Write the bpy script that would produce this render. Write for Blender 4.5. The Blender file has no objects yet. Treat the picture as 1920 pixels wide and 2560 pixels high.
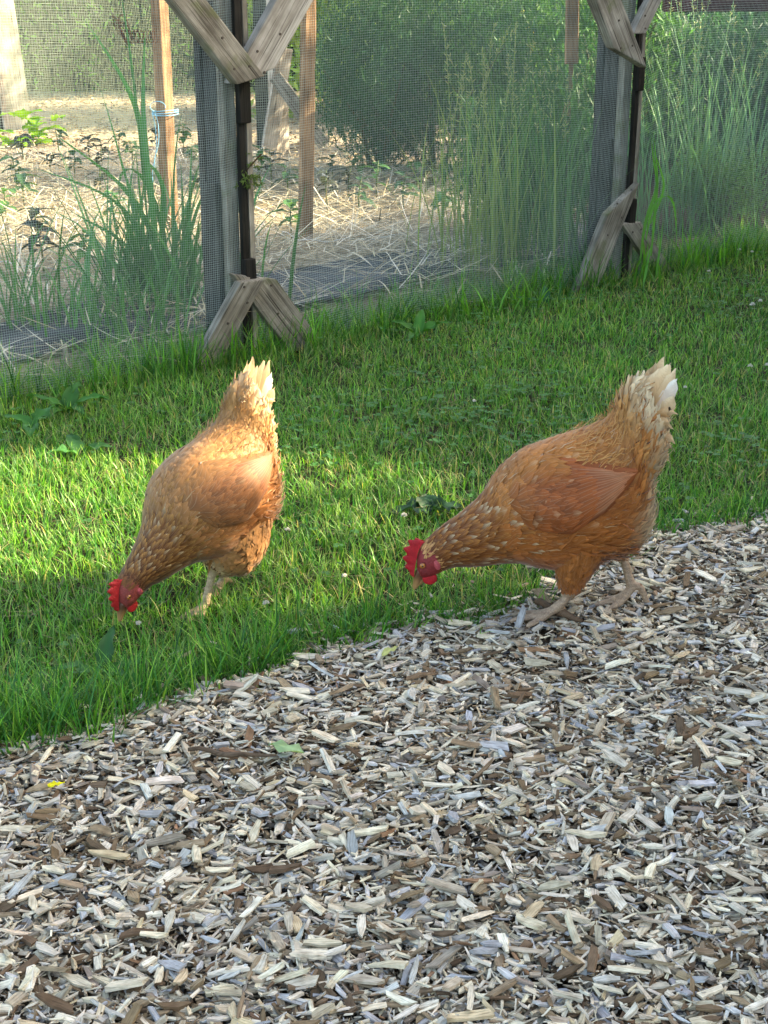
import bpy, bmesh, math, random
import numpy as np
from mathutils import Vector, Matrix, Quaternion
from mathutils.bvhtree import BVHTree

rng = np.random.default_rng(7)
random.seed(7)
scene = bpy.context.scene
COL = scene.collection
R = math.radians

# ------------------------------------------------------------------ camera, sky, sun, exposure
CAM_H, PITCH, FPX = 1.02, R(21.0), 3517.0
cam = bpy.data.cameras.new("camera")
cam.sensor_fit = 'VERTICAL'
cam.sensor_height = 24.0
cam.lens = 24.0 * FPX / 2560.0
cam.clip_start = 0.05
cam.clip_end = 400.0
camo = bpy.data.objects.new("camera", cam)
camo.location = (0, 0, CAM_H)
camo.rotation_euler = (math.pi / 2 - PITCH, 0, 0)
COL.objects.link(camo)
scene.camera = camo

SUN_AZ, SUN_EL = R(12.0), R(26.0)        # azimuth from +X towards +Y
SUN_DIR = Vector((math.cos(SUN_EL) * math.cos(SUN_AZ), math.cos(SUN_EL) * math.sin(SUN_AZ), math.sin(SUN_EL)))
world = bpy.data.worlds.new("World")
scene.world = world
world.use_nodes = True
wn = world.node_tree
wn.nodes.clear()
sky = wn.nodes.new('ShaderNodeTexSky')
sky.sky_type = 'NISHITA'
sky.sun_disc = False
sky.sun_elevation = SUN_EL
sky.sun_rotation = math.pi / 2 - SUN_AZ
sky.air_density = 0.8
sky.dust_density = 2.5
sky.ozone_density = 0.6
bg = wn.nodes.new('ShaderNodeBackground')
bg.inputs['Strength'].default_value = 0.15
wo = wn.nodes.new('ShaderNodeOutputWorld')
wn.links.new(sky.outputs[0], bg.inputs[0])
wn.links.new(bg.outputs[0], wo.inputs[0])

sl = bpy.data.lights.new("sun", 'SUN')
sl.energy = 4.2
sl.angle = R(0.6)
sl.color = (1.0, 0.91, 0.76)
so = bpy.data.objects.new("sun", sl)
so.rotation_euler = SUN_DIR.to_track_quat('Z', 'Y').to_euler()
COL.objects.link(so)

vs = scene.view_settings
vs.view_transform = 'Standard'
vs.look = 'None'
vs.gamma = 1.0
vs.use_curve_mapping = False
vs.exposure = 2.68
vs.use_white_balance = True
vs.white_balance_temperature = 8000
vs.white_balance_tint = 4
scene.render.engine = 'CYCLES'
scene.cycles.use_denoising = True
scene.cycles.max_bounces = 8
scene.cycles.transparent_max_bounces = 8

# ------------------------------------------------------------------ helpers
def ray(px, py):
    u = (px - 960.0) / FPX
    v = (py - 1280.0) / FPX
    c, s = math.cos(PITCH), math.sin(PITCH)
    return Vector((u, c - v * s, -s - v * c))

def gnd(px, py, z=0.0):
    d = ray(px, py)
    t = (z - CAM_H) / d.z
    return Vector((d.x * t, d.y * t, z))

def at_y(px, py, Y):
    d = ray(px, py)
    t = Y / d.y
    return Vector((d.x * t, Y, CAM_H + d.z * t))

def lin(r, g, b):
    def f(c):
        c = c / 255.0
        return c / 12.92 if c <= 0.04045 else ((c + 0.055) / 1.055) ** 2.4
    return np.array((f(r), f(g), f(b)))

def mesh_from(name, V, F, col=None, uv=None, smooth=True):
    V = np.asarray(V, dtype=np.float32).reshape(-1, 3)
    F = np.asarray(F, dtype=np.int32)
    k = F.shape[1]
    me = bpy.data.meshes.new(name)
    me.vertices.add(len(V))
    me.vertices.foreach_set('co', V.ravel())
    me.loops.add(F.size)
    me.loops.foreach_set('vertex_index', F.ravel())
    me.polygons.add(len(F))
    me.polygons.foreach_set('loop_start', np.arange(0, F.size, k, dtype=np.int32))
    me.polygons.foreach_set('use_smooth', np.full(len(F), smooth, dtype=bool))
    if uv is not None:
        l = me.uv_layers.new(name='UVMap')
        l.data.foreach_set('uv', np.asarray(uv, dtype=np.float32)[F.ravel()].ravel())
    if col is not None:
        a = me.color_attributes.new('Col', 'FLOAT_COLOR', 'POINT')
        c = np.ones((len(V), 4), dtype=np.float32)
        c[:, :3] = col
        a.data.foreach_set('color', c.ravel())
    me.update(calc_edges=True)
    return me

def obj(name, me, mat=None, parent=None, label=None, cat=None, group=None, kind=None, loc=None):
    o = bpy.data.objects.new(name, me)
    COL.objects.link(o)
    if mat is not None and me is not None and len(me.materials) == 0:
        me.materials.append(mat)
    if parent is not None:
        o.parent = parent
    if loc is not None:
        o.location = loc
    tag(o, label, cat, group, kind)
    return o

def tag(o, label=None, cat=None, group=None, kind=None):
    if label: o['label'] = label
    if cat: o['category'] = cat
    if group: o['group'] = group
    if kind: o['kind'] = kind
    return o

def empty(name, loc, label=None, cat=None, group=None, kind=None):
    o = bpy.data.objects.new(name, None)
    o.empty_display_size = 0.05
    COL.objects.link(o)
    o.location = loc
    return tag(o, label, cat, group, kind)

class Acc:
    """collects vertex/face/colour/uv arrays into one mesh (triangles)"""
    def __init__(self):
        self.V, self.F, self.C, self.U, self.n = [], [], [], [], 0
    def add(self, V, F, C=None, U=None):
        V = np.asarray(V, float).reshape(-1, 3)
        F = np.asarray(F, int)
        if F.shape[1] == 4:
            F = np.concatenate([F[:, [0, 1, 2]], F[:, [0, 2, 3]]])
        self.V.append(V)
        self.F.append(F + self.n)
        self.C.append(np.broadcast_to(np.asarray(C if C is not None else (1, 1, 1), float), V.shape))
        self.U.append(np.asarray(U, float) if U is not None else np.zeros((len(V), 2)))
        self.n += len(V)
        return self
    def mesh(self, name, smooth=True):
        return mesh_from(name, np.concatenate(self.V), np.concatenate(self.F), np.concatenate(self.C), np.concatenate(self.U), smooth)
    def arrays(self):
        return np.concatenate(self.V), np.concatenate(self.F), np.concatenate(self.C), np.concatenate(self.U)

# cheap value noise in 2D (vectorised)
_NG = np.random.default_rng(99).random((256, 256))
def noise2(x, y, f=1.0, seed=0):
    x = np.asarray(x, float) * f + 37.3 * seed + 1000
    y = np.asarray(y, float) * f + 11.9 * seed + 1000
    xi = np.floor(x).astype(int); yi = np.floor(y).astype(int)
    fx = x - xi; fy = y - yi
    fx = fx * fx * (3 - 2 * fx); fy = fy * fy * (3 - 2 * fy)
    a = _NG[xi % 256, yi % 256]; b = _NG[(xi + 1) % 256, yi % 256]
    c = _NG[xi % 256, (yi + 1) % 256]; d = _NG[(xi + 1) % 256, (yi + 1) % 256]
    return (a * (1 - fx) + b * fx) * (1 - fy) + (c * (1 - fx) + d * fx) * fy
def fbm2(x, y, f=1.0, seed=0):
    return (noise2(x, y, f, seed) * 0.55 + noise2(x, y, f * 2.1, seed + 1) * 0.3 + noise2(x, y, f * 4.3, seed + 2) * 0.15)

# ------------------------------------------------------------------ materials
def new_mat(name):
    m = bpy.data.materials.new(name)
    m.use_nodes = True
    nt = m.node_tree
    nt.nodes.clear()
    out = nt.nodes.new('ShaderNodeOutputMaterial')
    return m, nt, out

def N(nt, typ, **kw):
    n = nt.nodes.new(typ)
    for k, v in kw.items():
        if k.startswith('i_'):
            n.inputs[k[2:].replace('_', ' ')].default_value = v
        else:
            setattr(n, k, v)
    return n

def principled(nt, out, rough=0.7, spec=0.3):
    p = nt.nodes.new('ShaderNodeBsdfPrincipled')
    p.inputs['Roughness'].default_value = rough
    p.inputs['Specular IOR Level'].default_value = spec
    nt.links.new(p.outputs[0], out.inputs[0])
    return p

def mixcol(nt, a, b, fac, mode='MIX'):
    m = nt.nodes.new('ShaderNodeMix')
    m.data_type = 'RGBA'
    m.blend_type = mode
    m.clamp_factor = True
    for sock, val in ((m.inputs[0], fac), (m.inputs[6], a), (m.inputs[7], b)):
        if hasattr(val, 'is_linked') or hasattr(val, 'links'):
            nt.links.new(val, sock)
        elif isinstance(val, (int, float)):
            sock.default_value = val
        else:
            sock.default_value = (*val, 1.0)
    return m.outputs[2]

def mathn(nt, op, a, b=0.0):
    m = nt.nodes.new('ShaderNodeMath')
    m.operation = op
    for s, v in ((m.inputs[0], a), (m.inputs[1], b)):
        if hasattr(v, 'links'): nt.links.new(v, s)
        else: s.default_value = v
    return m.outputs[0]

def bump(nt, p, h, strength=0.4, dist=0.002):
    b = nt.nodes.new('ShaderNodeBump')
    b.inputs['Strength'].default_value = strength
    b.inputs['Distance'].default_value = dist
    nt.links.new(h, b.inputs['Height'])
    nt.links.new(b.outputs[0], p.inputs['Normal'])

def ramp(nt, fac, stops):
    r = nt.nodes.new('ShaderNodeValToRGB')
    e = r.color_ramp.elements
    while len(e) < len(stops): e.new(0.5)
    for el, (pos, c) in zip(e, stops):
        el.position = pos
        el.color = (*c, 1.0)
    nt.links.new(fac, r.inputs[0])
    return r.outputs[0]

def mat_leaf(name, rough=0.45, trans=0.35, spec=0.35, tint=(1.25, 1.25, 0.55)):
    m, nt, out = new_mat(name)
    at = N(nt, 'ShaderNodeAttribute', attribute_name='Col')
    p = nt.nodes.new('ShaderNodeBsdfPrincipled')
    p.inputs['Roughness'].default_value = rough
    p.inputs['Specular IOR Level'].default_value = spec
    nt.links.new(at.outputs[0], p.inputs['Base Color'])
    t = nt.nodes.new('ShaderNodeBsdfTranslucent')
    tc = mixcol(nt, at.outputs[0], tint, 1.0, 'MULTIPLY')
    nt.links.new(tc, t.inputs[0])
    mx = nt.nodes.new('ShaderNodeMixShader')
    mx.inputs[0].default_value = trans
    nt.links.new(p.outputs[0], mx.inputs[1])
    nt.links.new(t.outputs[0], mx.inputs[2])
    nt.links.new(mx.outputs[0], out.inputs[0])
    return m

def mat_attr(name, rough=0.7, spec=0.25, noise_scale=None, amount=0.3, bump_s=0.0, bump_d=0.001):
    m, nt, out = new_mat(name)
    p = principled(nt, out, rough, spec)
    at = N(nt, 'ShaderNodeAttribute', attribute_name='Col')
    c = at.outputs[0]
    if noise_scale:
        tc = N(nt, 'ShaderNodeTexCoord')
        nz = N(nt, 'ShaderNodeTexNoise', i_Scale=noise_scale, i_Detail=5.0)
        nt.links.new(tc.outputs['Object'], nz.inputs['Vector'])
        dark = mixcol(nt, c, (1 - amount, 1 - amount, 1 - amount), 1.0, 'MULTIPLY')
        c = mixcol(nt, dark, c, nz.outputs[0])
        if bump_s: bump(nt, p, nz.outputs[0], bump_s, bump_d)
    nt.links.new(c, p.inputs['Base Color'])
    return m

def mat_ground(name, c1, c2, scale, c3=None, bump_d=0.01):
    m, nt, out = new_mat(name)
    p = principled(nt, out, 0.95, 0.1)
    tc = N(nt, 'ShaderNodeTexCoord')
    n1 = N(nt, 'ShaderNodeTexNoise', i_Scale=scale, i_Detail=8.0, i_Roughness=0.65)
    nt.links.new(tc.outputs['Object'], n1.inputs['Vector'])
    c = ramp(nt, n1.outputs[0], [(0.3, c1), (0.7, c2)])
    if c3 is not None:
        n2 = N(nt, 'ShaderNodeTexNoise', i_Scale=scale * 0.13, i_Detail=4.0)
        nt.links.new(tc.outputs['Object'], n2.inputs['Vector'])
        f = ramp(nt, n2.outputs[0], [(0.42, (0, 0, 0)), (0.6, (1, 1, 1))])
        c = mixcol(nt, c, c3, f)
    nt.links.new(c, p.inputs['Base Color'])
    bump(nt, p, n1.outputs[0], 0.8, bump_d)
    return m

def mat_wood(name, c_dark, c_mid, c_light, scale=1.0, rough=0.85, stain=None):
    """grain runs along the object's own X axis"""
    m, nt, out = new_mat(name)
    p = principled(nt, out, rough, 0.2)
    tc = N(nt, 'ShaderNodeTexCoord')
    oi = N(nt, 'ShaderNodeObjectInfo')
    add = N(nt, 'ShaderNodeVectorMath', operation='ADD')
    sc = N(nt, 'ShaderNodeVectorMath', operation='SCALE')
    cmb = N(nt, 'ShaderNodeCombineXYZ')
    for i in range(3): nt.links.new(oi.outputs['Random'], cmb.inputs[i])
    nt.links.new(cmb.outputs[0], sc.inputs[0]); sc.inputs['Scale'].default_value = 31.7
    nt.links.new(tc.outputs['Object'], add.inputs[0]); nt.links.new(sc.outputs[0], add.inputs[1])
    mp = N(nt, 'ShaderNodeMapping')
    mp.inputs['Scale'].default_value = (3.0 * scale, 70.0 * scale, 70.0 * scale)
    nt.links.new(add.outputs[0], mp.inputs[0])
    n1 = N(nt, 'ShaderNodeTexNoise', i_Scale=1.0, i_Detail=8.0, i_Roughness=0.7, i_Distortion=0.6)
    nt.links.new(mp.outputs[0], n1.inputs['Vector'])
    n2 = N(nt, 'ShaderNodeTexNoise', i_Scale=9.0 * scale, i_Detail=5.0)
    nt.links.new(add.outputs[0], n2.inputs['Vector'])
    mp3 = N(nt, 'ShaderNodeMapping')
    mp3.inputs['Scale'].default_value = (6.0 * scale, 260.0 * scale, 260.0 * scale)
    nt.links.new(add.outputs[0], mp3.inputs[0])
    n3 = N(nt, 'ShaderNodeTexNoise', i_Scale=1.0, i_Detail=4.0)
    nt.links.new(mp3.outputs[0], n3.inputs['Vector'])
    c = ramp(nt, n1.outputs[0], [(0.28, c_dark), (0.5, c_mid), (0.75, c_light)])
    crack = ramp(nt, n3.outputs[0], [(0.32, (0.12, 0.11, 0.10)), (0.46, (1, 1, 1))])
    c = mixcol(nt, c, crack, 0.85, 'MULTIPLY')
    f2 = ramp(nt, n2.outputs[0], [(0.36, (0.5, 0.47, 0.44)), (0.62, (1.12, 1.12, 1.12))])
    c = mixcol(nt, c, f2, 0.9, 'MULTIPLY')
    if stain is not None:
        n4 = N(nt, 'ShaderNodeTexNoise', i_Scale=14.0, i_Detail=6.0)
        nt.links.new(add.outputs[0], n4.inputs['Vector'])
        f4 = ramp(nt, n4.outputs[0], [(0.56, (0, 0, 0)), (0.68, (1, 1, 1))])
        c = mixcol(nt, c, stain, mathn(nt, 'MULTIPLY', f4, 0.6))
    nt.links.new(c, p.inputs['Base Color'])
    h = mathn(nt, 'ADD', n1.outputs[0], mathn(nt, 'MULTIPLY', n3.outputs[0], 0.8))
    bump(nt, p, h, 0.6, 0.0025)
    return m

def mat_plain(name, c, rough=0.6, spec=0.4, ns=40.0, amt=0.25, bd=0.0):
    m, nt, out = new_mat(name)
    p = principled(nt, out, rough, spec)
    tc = N(nt, 'ShaderNodeTexCoord')
    n1 = N(nt, 'ShaderNodeTexNoise', i_Scale=ns, i_Detail=5.0)
    nt.links.new(tc.outputs['Object'], n1.inputs['Vector'])
    c = np.asarray(c)
    cc = ramp(nt, n1.outputs[0], [(0.3, tuple(c * (1 - amt))), (0.7, tuple(np.minimum(c * (1 + amt), 1)))])
    nt.links.new(cc, p.inputs['Base Color'])
    if bd: bump(nt, p, n1.outputs[0], 0.6, bd)
    return m

def mat_chip():
    m, nt, out = new_mat('weathered wood chip')
    p = principled(nt, out, 0.8, 0.22)
    at = N(nt, 'ShaderNodeAttribute', attribute_name='Col')
    uv = N(nt, 'ShaderNodeUVMap')
    mp = N(nt, 'ShaderNodeMapping')
    mp.inputs['Scale'].default_value = (45.0, 620.0, 1.0)
    nt.links.new(uv.outputs[0], mp.inputs[0])
    n1 = N(nt, 'ShaderNodeTexNoise', i_Scale=1.0, i_Detail=5.0, i_Roughness=0.65)
    nt.links.new(mp.outputs[0], n1.inputs['Vector'])
    f = ramp(nt, n1.outputs[0], [(0.28, (0.32, 0.28, 0.25)), (0.46, (0.9, 0.9, 0.9)), (0.7, (1.25, 1.25, 1.25))])
    c = mixcol(nt, at.outputs[0], f, 1.0, 'MULTIPLY')
    tc = N(nt, 'ShaderNodeTexCoord')
    n2 = N(nt, 'ShaderNodeTexNoise', i_Scale=60.0, i_Detail=4.0)
    nt.links.new(uv.outputs[0], n2.inputs['Vector'])
    f2 = ramp(nt, n2.outputs[0], [(0.35, (0.68, 0.64, 0.6)), (0.6, (1.05, 1.05, 1.05))])
    c = mixcol(nt, c, f2, 0.8, 'MULTIPLY')
    nt.links.new(c, p.inputs['Base Color'])
    bump(nt, p, n1.outputs[0], 0.7, 0.0012)
    return m

def mat_feather():
    m, nt, out = new_mat('feather')
    p = nt.nodes.new('ShaderNodeBsdfPrincipled')
    p.inputs['Roughness'].default_value = 0.55
    p.inputs['Specular IOR Level'].default_value = 0.28
    try:
        p.inputs['Sheen Weight'].default_value = 0.25
        p.inputs['Sheen Roughness'].default_value = 0.4
    except Exception: pass
    at = N(nt, 'ShaderNodeAttribute', attribute_name='Col')
    uv = N(nt, 'ShaderNodeUVMap')
    sep = N(nt, 'ShaderNodeSeparateXYZ')
    nt.links.new(uv.outputs[0], sep.inputs[0])
    # barbs: fine lines running out and forward from the shaft
    au = mathn(nt, 'ABSOLUTE', mathn(nt, 'SUBTRACT', mathn(nt, 'FRACT', sep.outputs[0]), 0.5))
    k = mathn(nt, 'SUBTRACT', sep.outputs[1], mathn(nt, 'MULTIPLY', au, 0.9))
    cmb = N(nt, 'ShaderNodeCombineXYZ')
    nt.links.new(mathn(nt, 'MULTIPLY', k, 26.0), cmb.inputs[0])
    nt.links.new(mathn(nt, 'MULTIPLY', sep.outputs[0], 1.7), cmb.inputs[1])
    n1 = N(nt, 'ShaderNodeTexNoise', i_Scale=1.0, i_Detail=3.0, i_Roughness=0.6)
    nt.links.new(cmb.outputs[0], n1.inputs['Vector'])
    f = ramp(nt, n1.outputs[0], [(0.3, (0.82, 0.79, 0.76)), (0.55, (1.0, 1.0, 1.0)), (0.75, (1.08, 1.08, 1.08))])
    c = mixcol(nt, at.outputs[0], f, 0.9, 'MULTIPLY')
    shaft = mathn(nt, 'LESS_THAN', au, 0.035)
    c = mixcol(nt, c, mixcol(nt, c, (0.75, 0.6, 0.42), 0.12), shaft)
    nt.links.new(c, p.inputs['Base Color'])
    bump(nt, p, n1.outputs[0], 0.25, 0.0006)
    t = nt.nodes.new('ShaderNodeBsdfTranslucent')
    nt.links.new(c, t.inputs[0])
    mx = nt.nodes.new('ShaderNodeMixShader')
    mx.inputs[0].default_value = 0.22
    nt.links.new(p.outputs[0], mx.inputs[1]); nt.links.new(t.outputs[0], mx.inputs[2])
    nt.links.new(mx.outputs[0], out.inputs[0])
    return m

def mat_skin(name, bump_scale=420.0, bd=0.0012, rough=0.55, sss=0.0):
    m, nt, out = new_mat(name)
    p = principled(nt, out, rough, 0.35)
    at = N(nt, 'ShaderNodeAttribute', attribute_name='Col')
    tc = N(nt, 'ShaderNodeTexCoord')
    v = N(nt, 'ShaderNodeTexVoronoi', i_Scale=bump_scale)
    nt.links.new(tc.outputs['Object'], v.inputs['Vector'])
    f = ramp(nt, v.outputs['Distance'], [(0.0, (1.12, 1.12, 1.12)), (0.55, (0.72, 0.66, 0.64))])
    c = mixcol(nt, at.outputs[0], f, 0.8, 'MULTIPLY')
    n = N(nt, 'ShaderNodeTexNoise', i_Scale=90.0, i_Detail=4.0)
    nt.links.new(tc.outputs['Object'], n.inputs['Vector'])
    f2 = ramp(nt, n.outputs[0], [(0.35, (0.75, 0.72, 0.72)), (0.65, (1.1, 1.1, 1.1))])
    c = mixcol(nt, c, f2, 0.7, 'MULTIPLY')
    nt.links.new(c, p.inputs['Base Color'])
    if sss:
        p.inputs['Subsurface Weight'].default_value = sss
        p.inputs['Subsurface Radius'].default_value = (0.006, 0.0015, 0.001)
        p.inputs['Subsurface Scale'].default_value = 0.6
    inv = mathn(nt, 'SUBTRACT', 1.0, v.outputs['Distance'])
    bump(nt, p, inv, 0.5, bd)
    return m

def mat_fabric():
    m, nt, out = new_mat('woven weed fabric')
    p = principled(nt, out, 0.75, 0.25)
    tc = N(nt, 'ShaderNodeTexCoord')
    w1 = N(nt, 'ShaderNodeTexWave', i_Scale=60.0, bands_direction='X', i_Distortion=0.4)
    w2 = N(nt, 'ShaderNodeTexWave', i_Scale=60.0, bands_direction='Y', i_Distortion=0.4)
    n = N(nt, 'ShaderNodeTexNoise', i_Scale=6.0, i_Detail=6.0)
    for w in (w1, w2, n): nt.links.new(tc.outputs['Object'], w.inputs['Vector'])
    h = mathn(nt, 'MULTIPLY', w1.outputs['Fac'], w2.outputs['Fac'])
    c = ramp(nt, n.outputs[0], [(0.35, (0.022, 0.026, 0.033)), (0.65, (0.07, 0.08, 0.095))])
    nt.links.new(c, p.inputs['Base Color'])
    bump(nt, p, mathn(nt, 'ADD', h, mathn(nt, 'MULTIPLY', n.outputs[0], 4.0)), 0.5, 0.004)
    return m

M = {}
M['grass'] = mat_leaf('grass blade', 0.42, 0.40, 0.3)
M['leaf'] = mat_leaf('leaf', 0.52, 0.32, 0.28)
M['straw'] = mat_attr('straw', 0.6, 0.3, 60.0, 0.3)
M['chip'] = mat_chip()
M['soil'] = mat_ground('soil', (0.028, 0.019, 0.012), (0.075, 0.052, 0.034), 30.0)
M['lawn'] = mat_ground('lawn thatch', (0.012, 0.018, 0.006), (0.035, 0.045, 0.014), 60.0, (0.03, 0.026, 0.014))
M['chipbed'] = mat_ground('chip bed', (0.05, 0.038, 0.027), (0.17, 0.13, 0.095), 80.0)
M['farchips'] = mat_ground('sunlit chip path', (0.22, 0.17, 0.12), (0.5, 0.42, 0.32), 26.0, (0.36, 0.29, 0.21), 0.03)
M['strawbed'] = mat_ground('straw mulch bed', (0.10, 0.082, 0.056), (0.36, 0.31, 0.23), 50.0, (0.22, 0.18, 0.125), 0.02)
M['greywood'] = mat_wood('weathered grey board', (0.10, 0.09, 0.077), (0.25, 0.233, 0.2), (0.42, 0.395, 0.35), stain=(0.1, 0.115, 0.045))
M['lightwood'] = mat_wood('pale weathered board', (0.16, 0.145, 0.125), (0.34, 0.32, 0.29), (0.5, 0.48, 0.45))
M['darkwood'] = mat_wood('dark weathered board', (0.022, 0.022, 0.023), (0.062, 0.061, 0.06), (0.14, 0.137, 0.132))
M['blackwood'] = mat_wood('blackened batten', (0.006, 0.006, 0.005), (0.016, 0.015, 0.013), (0.035, 0.032, 0.029))
M['tanwood'] = mat_wood('tan stake', (0.17, 0.10, 0.055), (0.30, 0.185, 0.105), (0.42, 0.27, 0.165))
M['palewood'] = mat_wood('bleached board', (0.3, 0.25, 0.2), (0.5, 0.44, 0.37), (0.66, 0.6, 0.52))  # sunlight on the far fence posts is put into this pale colour
M['maroon'] = mat_wood('maroon paint', (0.035, 0.008, 0.012), (0.075, 0.018, 0.025), (0.12, 0.04, 0.045), 0.6, 0.5)
M['shedwall'] = mat_wood('red brown shed boards', (0.08, 0.03, 0.02), (0.16, 0.06, 0.04), (0.22, 0.1, 0.07))
M['roofing'] = mat_plain('roofing felt', (0.06, 0.06, 0.062), 0.9, 0.2, 60.0, 0.3, 0.003)
M['net'] = mat_plain('pale netting cord', (0.32, 0.39, 0.36), 0.45, 0.4, 3.0, 0.15)
M['backnet'] = mat_plain('white netting cord', (0.34, 0.40, 0.28), 0.5, 0.4, 3.0, 0.15)
M['nail'] = mat_plain('rusty nail', (0.045, 0.03, 0.022), 0.6, 0.5, 300.0)
M['rust'] = mat_plain('rusty wire', (0.11, 0.04, 0.018), 0.75, 0.3, 200.0, 0.4)
M['bluetwine'] = mat_plain('blue twine', (0.2, 0.48, 0.66), 0.7, 0.2, 300.0)
M['whitetwine'] = mat_plain('white twine', (0.6, 0.62, 0.64), 0.8, 0.2, 300.0)
M['feather'] = mat_feather()
M['skin'] = mat_skin('hen skin')
M['comb'] = mat_skin('red comb', 620.0, 0.0016, 0.55, 0.1)
M['beak'] = mat_attr('horn beak', 0.35, 0.4, 120.0, 0.3)
M['iris'] = mat_plain('orange iris', (0.36, 0.13, 0.03), 0.1, 0.6, 300.0, 0.3)
M['pupil'] = mat_plain('black pupil', (0.004, 0.004, 0.004), 0.05, 0.7)
M['fabric'] = mat_fabric()
M['petal'] = mat_leaf('petal', 0.6, 0.3, 0.2, (1, 1, 1))
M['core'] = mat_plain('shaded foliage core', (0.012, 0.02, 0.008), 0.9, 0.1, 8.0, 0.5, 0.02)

# ------------------------------------------------------------------ layout lines
EDGE_PX = [(-500, 2010), (-200, 1935), (0, 1885), (170, 1850), (330, 1800), (500, 1745), (680, 1690), (800, 1655),
           (950, 1625), (1100, 1590), (1200, 1555), (1330, 1525), (1400, 1470), (1560, 1405), (1650, 1352), (1800, 1315), (1920, 1288), (2400, 1200)]
EDGE = np.array([gnd(*p)[:2] for p in EDGE_PX])
EDGE = np.vstack([[EDGE[0] + (EDGE[0] - EDGE[1]) * 6], EDGE, [EDGE[-1] + (EDGE[-1] - EDGE[-2]) * 8]])
def edge_y(x):
    return np.interp(x, EDGE[:, 0], EDGE[:, 1]) + (fbm2(x, 0 * np.asarray(x), 9.0, 5) - 0.5) * 0.15
FA = gnd(617, 885)
FB = gnd(1556, 690)
FE = (FB - FA).normalized()
FN = Vector((FE.y, -FE.x, 0.0))           # towards the camera
BAY = (FB - FA).length
def fence_pt(px, py, off=0.0):
    """point of the (vertical) fence plane, pushed `off` towards the lawn"""
    d = ray(px, py)
    C = Vector((0, 0, CAM_H))
    t = ((FA + FN * off) - C).dot(FN) / d.dot(FN)
    return C + d * t
def fence_side(x, y):
    """positive on the lawn side, metres"""
    return (np.asarray(x) - FA.x) * FN.x + (np.asarray(y) - FA.y) * FN.y

def mound(x, y):
    return (fbm2(x, y, 2.2, 11) - 0.5) * 0.05

# ------------------------------------------------------------------ ground sheets
def sheet(name, poly_fn, x0, x1, y0, y1, step, zoff, mat, kind='structure', parent=None, label=None, cat=None, zf=None):
    xs = np.arange(x0, x1 + 1e-6, step); ys = np.arange(y0, y1 + 1e-6, step)
    X, Y = np.meshgrid(xs, ys, indexing='ij')
    Z = np.full_like(X, zoff) + (zf(X, Y) if zf else 0)
    V = np.stack([X, Y, Z], -1).reshape(-1, 3)
    nx, ny = len(xs), len(ys)
    i, j = np.meshgrid(np.arange(nx - 1), np.arange(ny - 1), indexing='ij')
    a = (i * ny + j).ravel()
    F = np.stack([a, a + ny, a + ny + 1, a + 1], -1)
    if poly_fn is not None:
        cx = V[F].mean(1)
        F = F[poly_fn(cx[:, 0], cx[:, 1])]
    return obj(name, mesh_from(name, V, F), mat, parent, label, cat, None, kind)

g = mesh_from('ground', [(-150, -150, -0.03), (150, -150, -0.03), (150, 150, -0.03), (-150, 150, -0.03)], [(0, 1, 2, 3)])
obj('ground', g, M['lawn'], kind='structure')
sheet('lawn', lambda x, y: (fence_side(x, y) > -0.05) & (y > edge_y(x) - 0.05), -3, 4.2, 0.2, 8.2, 0.05, -0.012, M['lawn'])
path = sheet('path', lambda x, y: y < edge_y(x) + 0.08, -3, 4.2, -0.8, 4.6, 0.04, -0.008, M['chipbed'], zf=lambda x, y: mound(x, y) * 0.4)
sheet('garden_bed', lambda x, y: (fence_side(x, y) < 0.06), -6, 5, 1.0, 8.6, 0.08, -0.012, M['soil'])
sheet('straw_bed', lambda x, y: (fence_side(x, y) < -0.15) & (x < 0.55 + (y - 5) * 0.05), -5, 1.2, 3.5, 7.9, 0.06, 0.0, M['strawbed'], zf=lambda x, y: (fbm2(x, y, 3.0, 21) * 0.05 + 0.008) * np.clip((-fence_side(x, y) - 0.22) / 0.3, 0, 1) - 0.008)
sheet('chip_path', lambda x, y: (x < 0.8), -7, 1.0, 7.7, 13.5, 0.12, -0.006, M['farchips'], zf=lambda x, y: fbm2(x, y, 2.0, 23) * 0.05)

# ------------------------------------------------------------------ boards
def board_mesh(name, L, W, T, seed=0, bev=0.004, cut0=0.0, cut1=0.0):
    """a plank along X, its ends cut at a slant (metres of skew across the width)"""
    r = random.Random(seed)
    bm = bmesh.new()
    nseg = max(2, int(L / 0.12))
    rings = []
    for i in range(nseg + 1):
        t = i / nseg
        row = []
        for (sy, sz) in ((-1, -1), (1, -1), (1, 1), (-1, 1)):
            x = L * t
            if i == 0: x += cut0 * sy * 0.5
            if i == nseg: x += cut1 * sy * 0.5
            row.append(bm.verts.new((x, sy * W / 2 + r.uniform(-1, 1) * 0.0013, sz * T / 2 + r.uniform(-1, 1) * 0.001)))
        rings.append(row)
    for i in range(nseg):
        for k in range(4):
            bm.faces.new((rings[i][k], rings[i][(k + 1) % 4], rings[i + 1][(k + 1) % 4], rings[i + 1][k]))
    bm.faces.new(rings[0][::-1]); bm.faces.new(rings[-1])
    bmesh.ops.recalc_face_normals(bm, faces=bm.faces)
    es = [e for e in bm.edges if len(e.link_faces) == 2 and e.calc_face_angle(0) > 0.6]
    bmesh.ops.bevel(bm, geom=es, offset=bev, segments=2, affect='EDGES', profile=0.6)
    me = bpy.data.meshes.new(name)
    bm.to_mesh(me); bm.free()
    return me

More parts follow.
